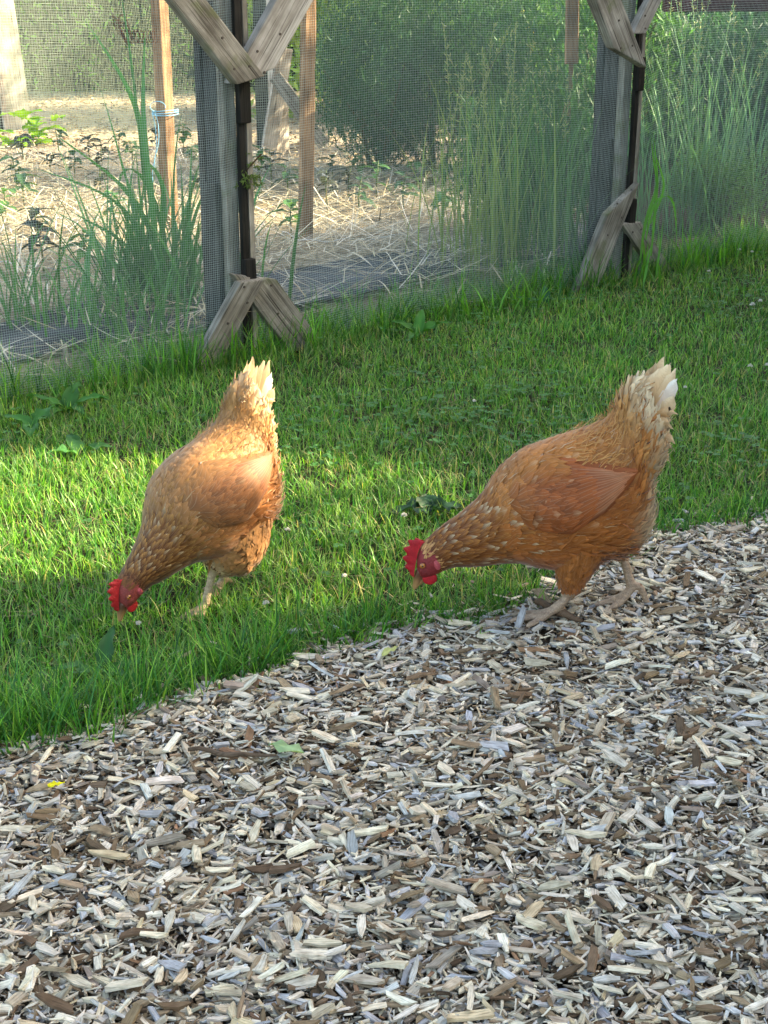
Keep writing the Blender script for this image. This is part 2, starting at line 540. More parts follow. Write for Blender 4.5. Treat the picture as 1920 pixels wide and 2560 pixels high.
def place_board(name, p0, p1, W, T, nrm, mat, parent=None, seed=0, cut0=0.0, cut1=0.0, **tags):
    """plank from p0 to p1; its broad face looks along nrm"""
    p0, p1, nrm = Vector(p0), Vector(p1), Vector(nrm)
    X = (p1 - p0).normalized()
    Z = (nrm - X * nrm.dot(X)).normalized()
    Y = Z.cross(X)
    me = board_mesh(name, (p1 - p0).length, W, T, seed, min(0.004, T * 0.2), cut0, cut1)
    me.materials.append(mat)
    o = obj(name, me, None, parent, **tags)
    Mx = Matrix((X, Y, Z)).transposed().to_4x4()
    Mx.translation = p0
    if parent is not None:
        o.matrix_local = parent_world(parent).inverted() @ Mx
    else:
        o.matrix_world = Mx
    return o

_PW = {}
def parent_world(o):
    m = Matrix.LocRotScale(o.location, o.rotation_euler if o.rotation_mode != 'QUATERNION' else o.rotation_quaternion, o.scale)
    if o.parent is not None:
        return parent_world(o.parent) @ m
    return m

def nail(parent_obj, world_p, nrm, r=0.0045):
    me = bpy.data.meshes.get('nail_head')
    if me is None:
        bm = bmesh.new()
        bmesh.ops.create_cone(bm, cap_ends=True, segments=10, radius1=1.0, radius2=0.75, depth=0.6)
        me = bpy.data.meshes.new('nail_head'); bm.to_mesh(me); bm.free()
        me.materials.append(M['nail'])
    o = obj('nail', me, None, parent_obj)
    Mx = Matrix.Translation(world_p) @ Vector(nrm).to_track_quat('Z', 'Y').to_matrix().to_4x4() @ Matrix.Scale(r, 4)
    o.matrix_local = parent_world(parent_obj).inverted() @ Mx
    return o

def tube(path, rad, sides=6, col=None, closed_ends=True):
    """V,F of a tube through the points with radii"""
    P = np.asarray(path, float); n = len(P)
    rad = np.broadcast_to(np.asarray(rad, float), (n,))
    Tn = np.gradient(P, axis=0); Tn /= np.linalg.norm(Tn, axis=1)[:, None] + 1e-12
    up = np.array((0.0, 0.0, 1.0)) if abs(Tn[0, 2]) < 0.9 else np.array((1.0, 0, 0))
    A = []
    a = np.cross(Tn[0], up); a /= np.linalg.norm(a)
    for i in range(n):
        a = a - Tn[i] * a.dot(Tn[i]); a /= np.linalg.norm(a) + 1e-12
        A.append(a.copy())
    A = np.array(A); B = np.cross(Tn, A)
    th = np.linspace(0, 2 * np.pi, sides, endpoint=False)
    V = P[:, None] + rad[:, None, None] * (A[:, None] * np.cos(th)[None, :, None] + B[:, None] * np.sin(th)[None, :, None])
    V = V.reshape(-1, 3)
    F = []
    for i in range(n - 1):
        for k in range(sides):
            F.append((i * sides + k, i * sides + (k + 1) % sides, (i + 1) * sides + (k + 1) % sides, (i + 1) * sides + k))
    F = np.array(F)
    F = np.concatenate([F[:, [0, 1, 2]], F[:, [0, 2, 3]]])
    if closed_ends:
        c0, c1 = len(V), len(V) + 1
        V = np.vstack([V, P[:1], P[-1:]])
        e = []
        for k in range(sides):
            e.append((c0, (k + 1) % sides, k)); b = (n - 1) * sides
            e.append((c1, b + k, b + (k + 1) % sides))
        F = np.concatenate([F, np.array(e)])
    return V, F

# ------------------------------------------------------------------ front fence
fence = empty('garden_fence', FA, 'weathered timber fence with pale netting and diagonal corner braces beside the lawn', 'fence')
UPV = Vector((0, 0, 1))
def make_post(base, seed, parent):
    p = obj('post', None, None, parent)
    p.location = base - parent.location
    FD = -FN
    spec = [(0.014, 0.030, 0.040, 'greywood', 0.0), (0.062, 0.062, 0.048, 'darkwood', 0.006), (0.111, 0.032, 0.036, 'darkwood', -0.004)]
    # boards stacked in depth behind the netting; the broad side faces along the fence
    for k, (d, w, t, mt, o) in enumerate(spec):
        b0 = base + FD * (0.012 + d) + FE * (-0.02 + o) - UPV * 0.05
        z1 = 1.32
        b = place_board('board', b0, b0 + UPV * z1, w, t, -FE, M[mt], p, seed * 10 + k)
    # a short patch board nailed on the near side
    b0 = base + FD * 0.066 + FE * (-0.050) + UPV * (-0.04)
    place_board('board', b0, b0 + UPV * 0.52, 0.052, 0.014, -FE, M['darkwood'], p, seed * 10 + 5)
    return p
pA = make_post(FA, 1, fence)
pB = make_post(FB, 2, fence)
pC = make_post(FB + FE * BAY, 3, fence)
pZ = make_post(FA - FE * BAY, 4, fence)
for k, b in enumerate((FA, FB, FB + FE * BAY, FA - FE * BAY)):
    b0 = b + FN * 0.008 - UPV * 0.03
    place_board('batten', b0, b0 + UPV * 1.25, 0.022, 0.014, FN, M['blackwood'], fence, 30 + k)
    b0 = b + FN * 0.006 + FE * 0.026 - UPV * 0.03
    place_board('batten', b0, b0 + UPV * 1.25, 0.018, 0.010, FN, M['greywood'], fence, 40 + k)
    for zc in (0.215, 0.69):
        b0 = b + FN * 0.016 + FE * 0.006 + UPV * (zc - 0.05)
        place_board('block', b0, b0 + UPV * 0.11, 0.036, 0.022, FN, M['blackwood'], fence, 50 + k)
tr0 = FA - FE * BAY * 1.05 + UPV * 1.21 - FN * 0.02
place_board('top_rail', tr0, tr0 + FE * BAY * 3.1, 0.09, 0.04, FN, M['greywood'], fence, 60)

def brace(px0, px1, W, T, off, mat, seed, ext=0.0, c0=0.0, c1=0.0, nails=True):
    a = fence_pt(*px0, off); b = fence_pt(*px1, off)
    b = b + (b - a).normalized() * ext
    o = place_board('brace', a, b, W, T, FN, mat, fence, seed, c0, c1)
    if nails:
        d = (b - a).normalized(); s = d.cross(FN)
        for (t, w) in ((0.03, 0.25), (0.06, -0.25), (0.14, 0.1)):
            nail(o, a + d * t + s * W * w + FN * (T / 2 + 0.001), FN, 0.004)
    return o
brace((618, 200), (463, 0), 0.078, 0.040, 0.052, M['greywood'], 71, 0.3, 0.05)
brace((624, 190), (730, 0), 0.100, 0.030, 0.024, M['lightwood'], 72, 0.3, -0.12)
brace((626, 700), (508, 915), 0.070, 0.030, 0.040, M['greywood'], 73, 0.06, -0.05)
brace((630, 690), (775, 886), 0.100, 0.026, 0.014, M['greywood'], 74, 0.05, 0.12)
brace((1566, 145), (1510, 0), 0.105, 0.038, 0.048, M['greywood'], 75, 0.3, 0.16)
brace((1590, 84), (1631, 0), 0.055, 0.030, 0.026, M['lightwood'], 76, 0.3, -0.04)
brace((1552, 495), (1458, 730), 0.098, 0.030, 0.042, M['greywood'], 77, 0.06, -0.16)
brace((1572, 556), (1655, 680), 0.070, 0.026, 0.016, M['greywood'], 78, 0.05, 0.08)
for d in (-1, 1):
    for b in ((FB + FE * BAY), (FA - FE * BAY)):
        for z0, z1 in ((0.20, -0.06), (0.72, 1.15)):
            a = b + FN * 0.03 + UPV * z0 + FE * 0.02 * d
            e = b + FN * 0.03 + UPV * z1 + FE * d * abs(z1 - z0) * 0.75
            place_board('brace', a, e, 0.08, 0.028, FN, M['greywood'], fence, 90 + d)

def netting(name, base, e, n, width, height, cell, rad, mat, parent, seed, sag=0.012, pull=0.0, z0=0.0, segs=26):
    """woven cords in both directions, gently wavy"""
    acc_v, acc_f = [], []
    nsum = 0
    e = np.array(e); nn = np.array(n); up = np.array((0, 0, 1.0)); base = np.array(base)
    nv = int(width / cell); nh = int(height / cell)
    def warp(a, z):
        o = (noise2(a, z, 1.7, seed) - 0.5) * sag * 2 + (noise2(a, z, 5.0, seed + 3) - 0.5) * sag * 0.5
        dz = (noise2(a, z, 1.3, seed + 5) - 0.5) * 0.05 + pull * np.exp(-a / 0.09) * 0.06
        da = (noise2(a, z, 1.6, seed + 7) - 0.5) * 0.03
        edge = np.clip(np.minimum(a, width - a) / 0.1, 0, 1)
        return o * edge, dz * (0.3 + 0.7 * edge) if pull == 0 else dz, da * edge
    def add(a, z, side, s_off):
        nonlocal nsum
        o, dz, da = warp(a, z)
        P = base + np.stack([a + da], -1) * e + np.stack([z + dz], -1) * up + np.stack([o + s_off], -1) * nn   # (lines, pts, 3)
        m, k = a.shape
        offs = [nn * rad, side * rad * 0.87 - nn * rad * 0.5, -side * rad * 0.87 - nn * rad * 0.5]
        V = np.stack([P + q for q in offs], 2)    # m,k,3,3
        idx = np.arange(m * k * 3).reshape(m, k, 3) + nsum
        q = []
        for c in range(3):
            c2 = (c + 1) % 3
            q.append(np.stack([idx[:, :-1, c], idx[:, :-1, c2], idx[:, 1:, c2], idx[:, 1:, c]], -1).reshape(-1, 4))
        acc_v.append(V.reshape(-1, 3)); acc_f.append(np.concatenate(q)); nsum += m * k * 3
    t = np.linspace(0, 1, segs)
    a = np.repeat((np.arange(nv) + 0.5)[:, None] * cell, segs, 1); z = np.repeat((z0 + t * height)[None], nv, 0)
    add(a, z, e, 0.0)
    a = np.repeat((t * width)[None], nh, 0); z = np.repeat((z0 + (np.arange(nh) + 0.5) * cell)[:, None], segs, 1)
    add(a, z, up, rad * 1.2)
    me = mesh_from(name, np.concatenate(acc_v), np.concatenate(acc_f))
    return obj(name, me, mat, parent, loc=(-parent.location) if parent else None)
netting('netting', FA - FE * BAY + FN * 0.001, FE, FN, BAY, 1.2, 0.0064, 0.00034, M['net'], fence, 1, z0=0.0)
netting('netting', FA + FN * 0.001, FE, FN, BAY, 1.2, 0.0069, 0.00036, M['net'], fence, 2, z0=0.0)
netting('netting', FB + FN * 0.001, FE, FN, BAY, 1.2, 0.0078, 0.00040, M['net'], fence, 3, z0=0.0, pull=-1.0)

# ------------------------------------------------------------------ back fence
BF0 = gnd(700, 402); BF1 = gnd(30, 335)
BE = (BF1 - BF0).normalized(); BN = Vector((BE.y, -BE.x, 0))
if BN.y > 0: BN = -BN
bfence = empty('garden_fence', BF0, 'far netting fence with bleached sunlit posts behind the straw bed', 'fence')
place_board('post', BF0 + BE * 0.10 - UPV * 0.05, BF0 + BE * 0.10 + UPV * 1.5, 0.10, 0.06, (-0.3, -1, 0), M['darkwood'], bfence, 201)  # shaded side of the post, its shade put into the dark colour
place_board('post', BF0 - UPV * 0.05, BF0 + UPV * 1.5, 0.11, 0.05, (0.75, -0.65, 0), M['palewood'], bfence, 202)  # sunlit side of the same post, sunlight put into the pale colour
a = at_y(668, 400, BF0.y - 0.06); b = at_y(712, 120, BF0.y - 0.06)
place_board('brace', a, b, 0.09, 0.03, (0.5, -0.85, 0), M['palewood'], bfence, 203)
a = at_y(688, 190, BF0.y - 0.1); b = at_y(812, 362, BF0.y - 0.1)
place_board('brace', a, b, 0.075, 0.04, (-0.1, -1, -0.1), M['greywood'], bfence, 204)
for k, (dx, w, mt, nr) in enumerate(((-0.06, 0.10, 'darkwood', (-0.6, -0.8, 0)), (0.05, 0.19, 'palewood', (0.5, -0.85, 0)))):  # shaded side dark, sunlit side pale: the light is in the board colours
    p0 = BF1 + Vector((dx, -0.01 * k, -0.05))
    place_board('post', p0, p0 + UPV * 1.55 - Vector((0.1, 0, 0)), w, 0.06, nr, M[mt], bfence, 210 + k)
netting('netting', BF0 + BN * 0.05, BE, BN, (BF1 - BF0).length, 1.5, 0.013, 0.0007, M['backnet'], bfence, 9, sag=0.03, segs=22)

# ------------------------------------------------------------------ wood chips
CHIP_COLS = np.array([lin(196, 188, 174), lin(206, 194, 172), lin(172, 160, 142), lin(140, 122, 100), lin(118, 98, 76), lin(90, 74, 58),
                      lin(158, 160, 164), lin(182, 182, 182), lin(194, 176, 146), lin(212, 204, 188), lin(140, 108, 84), lin(138, 128, 118)])
CHIP_P = np.array([0.19, 0.18, 0.13, 0.09, 0.06, 0.04, 0.06, 0.07, 0.04, 0.09, 0.010, 0.04]); CHIP_P /= CHIP_P.sum()

def gen_chips(n, lmin, lmax, mode, simple):
    """returns per-chip local vertices (n,k,3), triangles, colours"""
    L = np.clip(rng.lognormal(math.log(mode), 0.55, n), lmin, lmax)
    kind = rng.random(n)
    W = np.clip(L * np.where(kind < 0.45, rng.uniform(0.10, 0.22, n), rng.uniform(0.22, 0.52, n)), 0.0015, 0.015)
    T = np.clip(W * rng.uniform(0.15, 0.5, n), 0.0010, 0.0052)
    if simple:
        k = 4
        ex = np.stack([-0.5 + rng.uniform(0, 0.25, n), -0.5 + rng.uniform(0.0, 0.25, n), 0.5 - rng.uniform(0, 0.25, n), 0.5 - rng.uniform(0, 0.25, n)], 1)
        ey = np.stack([rng.uniform(0.05, 0.5, n), -rng.uniform(0.2, 0.5, n), -rng.uniform(0.15, 0.5, n), rng.uniform(0.1, 0.5, n)], 1)
        F = [(0, 1, 2), (0, 2, 3), (4, 6, 5), (4, 7, 6)]
    else:
        k = 6
        ex = np.stack([-0.5 + rng.uniform(0, 0.16, n), -0.5 + rng.uniform(0.0, 0.22, n), rng.uniform(-0.12, 0.12, n), 0.5 - rng.uniform(0, 0.22, n), 0.5 - rng.uniform(0, 0.16, n), rng.uniform(-0.12, 0.12, n)], 1)
        ey = np.stack([rng.uniform(0.02, 0.5, n), -rng.uniform(0.15, 0.5, n), -rng.uniform(0.36, 0.52, n), -rng.uniform(0.1, 0.5, n), rng.uniform(0.1, 0.5, n), rng.uniform(0.36, 0.52, n)], 1)
        F = [(0, 1, 2), (0, 2, 5), (5, 2, 3), (5, 3, 4), (6, 8, 7), (6, 11, 8), (11, 9, 8), (11, 10, 9)]
    X = ex * L[:, None]; Y = ey * W[:, None]
    bend = rng.normal(0, 0.04, n)[:, None] * L[:, None] * ((ex * 2) ** 2)
    zt = T[:, None] * (0.5 + rng.uniform(-0.35, 0.12, (n, k))) + bend
    zb = -T[:, None] * (0.5 + rng.uniform(-0.35, 0.12, (n, k))) + bend
    sh = rng.uniform(0.65, 1.0, (n, 1))
    V = np.concatenate([np.stack([X, Y * sh, zt], -1), np.stack([X * rng.uniform(0.9, 1.02, (n, 1)), Y, zb], -1)], 1)
    for q in range(k):
        q2 = (q + 1) % k
        F += [(q, k + q, k + q2), (q, k + q2, q2)]
    C = CHIP_COLS[rng.choice(len(CHIP_COLS), n, p=CHIP_P)] * rng.uniform(0.78, 1.12, (n, 1)) * rng.uniform(0.97, 1.03, (n, 3))
    bark = rng.random(n) < 0.035
    C = C * np.array((1.0, 0.99, 0.965))
    C[bark] = lin(112, 90, 70) * rng.uniform(0.6, 1.1, (bark.sum(), 1))
    return V, np.array(F), C, L, W

def rotm(yaw, pitch, roll):
    cy, sy, cp, sp, cr, sr = np.cos(yaw), np.sin(yaw), np.cos(pitch), np.sin(pitch), np.cos(roll), np.sin(roll)
    return np.stack([np.stack([cy * cp, cy * sp * sr - sy * cr, cy * sp * cr + sy * sr], -1),
                     np.stack([sy * cp, sy * sp * sr + cy * cr, sy * sp * cr - cy * sr], -1),
                     np.stack([-sp, cp * sr, cp * cr], -1)], -2)

def visible_area(n, x_half0, x_slope, y0, y1):
    y = rng.uniform(y0, y1, n); x = rng.uniform(-1, 1, n) * (x_half0 + x_slope * y)
    return x, y

def build_chips():
    spec = [(29000, 0.010, 0.056, 0.0192, False, 0), (56000, 0.005, 0.036, 0.0125, True, 0), (9000, 0.012, 0.05, 0.026, True, 1)]
    allV, allF, allC, allU = [], [], [], []
    nv = 0
    singles = []
    for si, (n, l0, l1, md, simple, outer) in enumerate(spec):
        if outer:
            x, y = visible_area(int(n * 3.0), 0.55, 0.42, 0.3, 3.5)
            m_ = (np.abs(x) > 0.20 + 0.28 * y) | (y < 0.95); x, y = x[m_], y[m_]
        else:
            x, y = visible_area(int(n * 1.6), 0.22, 0.285, 0.93, 3.2)
        ed = edge_y(x)
        inside = (y < ed + rng.exponential(0.03, len(x)) - 0.008)
        x, y, ed = x[inside][:n], y[inside][:n], ed[inside][:n]
        n = len(x)
        V, F, C, L, W = gen_chips(n, l0, l1, md, simple)
        kv = V.shape[1]
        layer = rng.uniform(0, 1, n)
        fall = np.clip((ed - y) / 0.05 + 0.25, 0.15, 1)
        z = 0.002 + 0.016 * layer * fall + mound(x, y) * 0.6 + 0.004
        tilt = rng.normal(0, 0.17, n); tilt[rng.random(n) < 0.09] *= 2.2; tilt = np.clip(tilt, -0.6, 0.6)
        roll = rng.normal(0, 0.26, n)
        yaw = rng.uniform(0, 2 * np.pi, n)
        if si == 0:
            lie = rng.random(n) < 0.35
            yaw[lie] = rng.normal(0.1, 0.55, lie.sum())
        Rm = rotm(yaw, tilt, roll)
        Cn = np.stack([x, y, z + np.abs(tilt) * L * 0.2], -1)
        U = np.stack([V[..., 0] + rng.uniform(0, 50, (n, 1)), V[..., 1] + V[..., 2] * 0.8 + rng.uniform(0, 50, (n, 1))], -1)
        # chips deeper in the layer get a darker colour, upper ones a lighter one
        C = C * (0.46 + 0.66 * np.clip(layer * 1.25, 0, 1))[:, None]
        pick = np.zeros(n, bool)
        if si == 0:
            size = L * W / (y ** 2 + 1.0)
            infr = (np.abs(x) < 0.25 * (y + 0.35)) & (y > 1.12) & (layer > 0.78)
            score = np.where(infr, size, 0)
            pick[np.argsort(-score)[:296]] = True
            for i in np.where(pick)[0]:
                singles.append((V[i], F, C[i], U[i], Rm[i], Cn[i] + np.array((0, 0, 0.004))))
        keep = ~pick
        Wv = np.einsum('nij,nkj->nki', Rm[keep], V[keep]) + Cn[keep][:, None]
        m = keep.sum()
        allV.append(Wv.reshape(-1, 3)); allU.append(U[keep].reshape(-1, 2))
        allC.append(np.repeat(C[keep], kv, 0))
        allF.append((F[None] + (np.arange(m) * kv)[:, None, None]).reshape(-1, 3) + nv)
        nv += m * kv
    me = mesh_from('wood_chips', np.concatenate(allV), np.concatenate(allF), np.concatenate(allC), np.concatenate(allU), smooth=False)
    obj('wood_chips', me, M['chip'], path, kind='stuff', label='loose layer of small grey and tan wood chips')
    for (V, F, C, U, Rm, P) in singles:
        me = mesh_from('wood_chip', V, F, np.repeat(C[None], 12, 0), U, smooth=False)
        o = obj('wood_chip', me, M['chip'], path)
        Mx = Matrix([list(Rm[i]) for i in range(3)]).to_4x4(); Mx.translation = P
        o.matrix_local = Mx
build_chips()
def far_chips():
    fp = bpy.data.objects['chip_path']
    n = 7000
    y = rng.uniform(7.75, 12.8, n); x = rng.uniform(-1, 0.12, n) * (0.3 + 0.30 * y)
    V, F, C, L, W = gen_chips(n, 0.02, 0.09, 0.04, True)
    Rm = rotm(rng.uniform(0, 6.28, n), rng.normal(0, 0.25, n), rng.normal(0, 0.3, n))
    z = fbm2(x, y, 2.0, 23) * 0.05 + rng.uniform(0.0, 0.012, n)
    Wv = np.einsum('nij,nkj->nki', Rm, V * np.array((1, 1.2, 1.2))) + np.stack([x, y, z], -1)[:, None]
    U = np.stack([V[..., 0] + rng.uniform(0, 50, (n, 1)), V[..., 1] + rng.uniform(0, 50, (n, 1))], -1)
    C = C * np.array((1.0, 0.9, 0.75))
    me = mesh_from('wood_chips', Wv.reshape(-1, 3), (F[None] + (np.arange(n) * 8)[:, None, None]).reshape(-1, 3), np.repeat(C, 8, 0), U.reshape(-1, 2), smooth=False)
    obj('wood_chips', me, M['chip'], fp, kind='stuff')
far_chips()

# ------------------------------------------------------------------ grass
def blades(roots, h, w, az, lean, curl, col, tipcol=None, segs=3, tw=0.0, wprof=None):
    n = len(roots)
    d = np.stack([np.cos(az), np.sin(az), np.zeros(n)], -1)
    fa = az + np.pi / 2 + tw
    side = np.stack([np.cos(fa), np.sin(fa), np.zeros(n)], -1)
    pts = [roots]
    p = roots.copy()
    for k in range(segs):
        th = lean + curl * (k + 0.5) / segs
        p = p + (h / segs)[:, None] * (np.sin(th)[:, None] * d + np.cos(th)[:, None] * np.array((0, 0, 1.0)))
        pts.append(p)
    V = []
    C = []
    tipcol = col if tipcol is None else tipcol
    for k in range(segs):
        t = k / segs
        wk = (w * (1 - t ** 2.2) if wprof is None else w * wprof[k])[:, None] * 0.5
        V += [pts[k] - side * wk, pts[k] + side * wk]
        c = col * (1 - t) + tipcol * t
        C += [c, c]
    V.append(pts[segs]); C.append(tipcol)
    m = 2 * segs + 1
    V = np.stack(V, 1).reshape(-1, 3); C = np.stack(C, 1).reshape(-1, 3)
    F = []
    for k in range(segs - 1):
        a = 2 * k
        F += [(a, a + 1, a + 3), (a, a + 3, a + 2)]
    a = 2 * (segs - 1)
    F.append((a, a + 1, a + 2))
    F = (np.array(F)[None] + (np.arange(n) * m)[:, None, None]).reshape(-1, 3)
    return V, F, C

GREENS = np.array([lin(62, 118, 40), lin(76, 134, 48), lin(48, 102, 44), lin(94, 150, 60), lin(54, 112, 56), lin(116, 156, 66)])
def grass_cols(n, yellow=None):
    c = GREENS[rng.integers(0, len(GREENS), n)] * rng.uniform(0.45, 1.35, (n, 1))
    return c
def build_grass():
    acc = Acc()
    n = 450000
    y = rng.uniform(1.2, 7.6, n); x = rng.uniform(-1, 1, n) * (0.5 + 0.33 * y)
    ed = edge_y(x); fs = fence_side(x, y)
    d = y - ed
    ok = (fs > -0.26) & ((fs > -0.03) | (rng.random(n) < 0.55)) & (d > -0.01 + rng.exponential(0.02, n) * (rng.random(n) < 0.5))
    # thin out with distance (a far blade is finer than a pixel)
    ok &= rng.random(n) < np.clip(1.25 - (y - 1.5) * 0.16, 0.45, 1)
    # grass thinner over the last centimetres towards the chips
    ok &= rng.random(n) < np.clip(d / 0.10 + 0.28, 0, 1)
    ok &= rng.random(n) < 0.45 + 0.75 * noise2(x, y, 16.0, 83)
    x, y, d, fs = x[ok], y[ok], d[ok], fs[ok]
    n = len(x)
    tuft = fbm2(x, y, 7.0, 31)
    h = rng.uniform(0.016, 0.050, n) * (0.6 + 0.8 * tuft)
    front = np.clip((2.35 - y) / 0.5, 0, 1)
    h *= 1 + 0.42 * front
    near_fence = np.exp(-np.abs(fs + 0.03) / 0.11)
    h *= 1 + 1.9 * near_fence * rng.random(n)
    w = rng.uniform(0.0013, 0.0029, n) * (1 + 0.12 * np.clip(y - 2, 0, 4))
    az = rng.uniform(0, 2 * np.pi, n)
    lean = np.abs(rng.normal(0.35, 0.38, n)); curl = rng.normal(0.6, 0.6, n)
    col = grass_cols(n)
    patch = fbm2(x, y, 1.6, 41)[:, None]
    col = col * (0.85 + 0.45 * patch)
    pat2 = np.clip((noise2(x, y, 2.7, 51) - 0.55) * 3, 0, 1)[:, None]
    col = col * (1 - pat2 * 0.5) + (col * np.array((1.35, 1.15, 0.9))) * pat2 * 0.5
    dry = rng.random(n) < 0.035 + 0.07 * np.clip((noise2(x, y, 3.3, 77) - 0.6) * 3, 0, 1)
    col[dry] = lin(178, 166, 112) * rng.uniform(0.6, 1.1, (dry.sum(), 1))
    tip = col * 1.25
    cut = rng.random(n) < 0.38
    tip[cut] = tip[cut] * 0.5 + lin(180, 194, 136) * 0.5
    roots = np.stack([x, y, np.full(n, -0.012)], -1)
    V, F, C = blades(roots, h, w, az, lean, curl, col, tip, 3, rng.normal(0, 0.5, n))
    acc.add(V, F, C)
    # longer tufts: along the chip edge and along the fence foot
    for (cnt, mode) in ((260, 'edge'), (330, 'fence')):
        for _ in range(cnt):
            if mode == 'edge':
                cx = rng.uniform(-0.75, 0.95); cy = edge_y(np.array([cx]))[0] + rng.uniform(-0.035, 0.09)
                if cx > 0.02 and rng.random() < 0.7: continue
                hh = rng.uniform(0.05, 0.10) * (1.25 if cx < -0.15 else 0.75); m = rng.integers(14, 34)
            else:
                t = rng.uniform(-0.55, 1.75) * BAY; q = FA + FE * t + FN * rng.uniform(-0.16, 0.09)
                cx, cy = q.x, q.y; hh = rng.uniform(0.07, 0.17); m = rng.integers(8, 22)
            r = np.stack([rng.normal(cx, 0.014, m), rng.normal(cy, 0.014, m), np.full(m, -0.012)], -1)
            c = grass_cols(m) * 0.95
            V, F, C = blades(r, hh * rng.uniform(0.6, 1.25, m), rng.uniform(0.002, 0.0042, m), rng.uniform(0, 6.3, m), np.abs(rng.normal(0.22, 0.2, m)), rng.normal(0.7, 0.4, m), c, c * 1.3, 4, rng.normal(0, 0.4, m))
            acc.add(V, F, C)
    obj('grass', acc.mesh('grass'), M['grass'], kind='stuff', label='short mown lawn grass with longer tufts at its edges', cat='grass')
    # dry clippings and thatch lying between the blades
    n = 11000
    y = rng.uniform(1.5, 6.5, n); x = rng.uniform(-1, 1, n) * (0.5 + 0.3 * y)
    ok = (fence_side(x, y) > 0) & (y > edge_y(x)); x, y = x[ok], y[ok]; n = len(x)
    r = np.stack([x, y, rng.uniform(0.002, 0.022, n)], -1)
    c = lin(140, 132, 88) * rng.uniform(0.3, 0.95, (n, 1))
    V, F, C = blades(r, rng.uniform(0.02, 0.06, n), np.full(n, 0.0016), rng.uniform(0, 6.3, n), rng.normal(1.45, 0.12, n), rng.normal(0, 0.2, n), c, c, 2)
    obj('grass_clippings', mesh_from('grass_clippings', V, F, C), M['straw'], kind='stuff', label='dry clippings lying between the lawn blades', cat='clippings')

def trefoil(n, r, centers, tilt, cols, stemh=None):
    """clover leaves: three round leaflets; (n) arrays"""
    acc = Acc()
    for k in range(3):
        a = rng.uniform(0, 6.28, n) if k == 0 else a + 2.094
        d = np.stack([np.cos(a), np.sin(a), tilt], -1); s = np.stack([-np.sin(a), np.cos(a), np.zeros(n)], -1)
        up = np.array((0, 0, 1.0))
        P = [centers, centers + d * (0.5 * r)[:, None] + s * (0.48 * r)[:, None] + up * (0.12 * r)[:, None], centers + d * (0.95 * r)[:, None] + s * (0.32 * r)[:, None],
             centers + d * (0.88 * r)[:, None], centers + d * (0.95 * r)[:, None] - s * (0.32 * r)[:, None], centers + d * (0.5 * r)[:, None] - s * (0.48 * r)[:, None] + up * (0.12 * r)[:, None]]
        V = np.stack(P, 1).reshape(-1, 3)
        F = (np.array([(0, 1, 3), (1, 2, 3), (0, 3, 5), (3, 4, 5)])[None] + (np.arange(n) * 6)[:, None, None]).reshape(-1, 3)
        C = np.repeat(cols, 6, 0)
        acc.add(V, F, C)
    return acc.arrays()[:3]

def build_clover():
    n = 15000
    y = rng.uniform(1.6, 6.8, n); x = rng.uniform(-1, 1, n) * (0.5 + 0.3 * y)
    dens = np.clip((fbm2(x, y, 2.0, 61) - 0.42) * 4, 0.04, 1)
    ok = (fence_side(x, y) > 0.0) & (y > edge_y(x) + 0.02) & (rng.random(n) < dens)
    x, y = x[ok], y[ok]; n = len(x)
    c = np.stack([x, y, rng.uniform(0.015, 0.045, n)], -1)
    cols = np.array([lin(66, 112, 56)]) * rng.uniform(0.7, 1.3, (n, 1)) * rng.uniform(0.95, 1.05, (n, 3))
    V, F, C = trefoil(n, rng.uniform(0.006, 0.012, n), c, rng.normal(0.1, 0.25, n), cols)
    obj('clover_leaves', mesh_from('clover_leaves', V, F, C), M['leaf'], kind='stuff', label='small clover leaves growing through the lawn', cat='clover')

build_grass()
build_clover()

# ------------------------------------------------------------------ broad leaves
def leaf_mesh(name, L, W, col, fold=0.25, droop=0.5, wav=0.0, nseg=6, seed=0, pointed=1.0, vein=None, heart=0.0):
    """one leaf along +X from the origin, drooping towards -Z; two halves folded along the midrib"""
    r = np.random.default_rng(seed)
    t = np.linspace(0, 1, nseg + 1)
    prof = np.sin(np.pi * np.clip(t, 0, 1) ** (0.75)) ** 0.8 * (1 - 0.25 * t * pointed)
    prof[0] = 0.06 + heart; prof[-1] = 0.02
    th = -droop * t
    x = np.concatenate([[0], np.cumsum(np.cos(th[:-1]) * L / nseg)]); z = np.concatenate([[0], np.cumsum(np.sin(th[:-1]) * L / nseg)])
    V, C = [], []
    col = np.asarray(col)
    for i in range(nseg + 1):
        w = W * 0.5 * prof[i]
        for s in (-1, -0.5, 0, 0.5, 1):
            jit = wav * r.normal(0, 1) * W * 0.12 * abs(s)
            V.append((x[i] - heart * 0.0, s * w, z[i] + abs(s) * w * fold + jit))
            C.append(col * (1.0 if s else 1.25))
    F = []
    for i in range(nseg):
        for k in range(4):
            a = i * 5 + k
            F.append((a, a + 5, a + 6, a + 1))
    return mesh_from(name, V, F, np.array(C))

def orient(o, loc, az, el, roll=0.0, scale=1.0):
    q = Quaternion((0, 0, 1), az) @ Quaternion((0, 1, 0), -el) @ Quaternion((1, 0, 0), roll)
    o.rotation_mode = 'QUATERNION'
    o.rotation_quaternion = q
    o.location = loc
    o.scale = (scale,) * 3
    return o

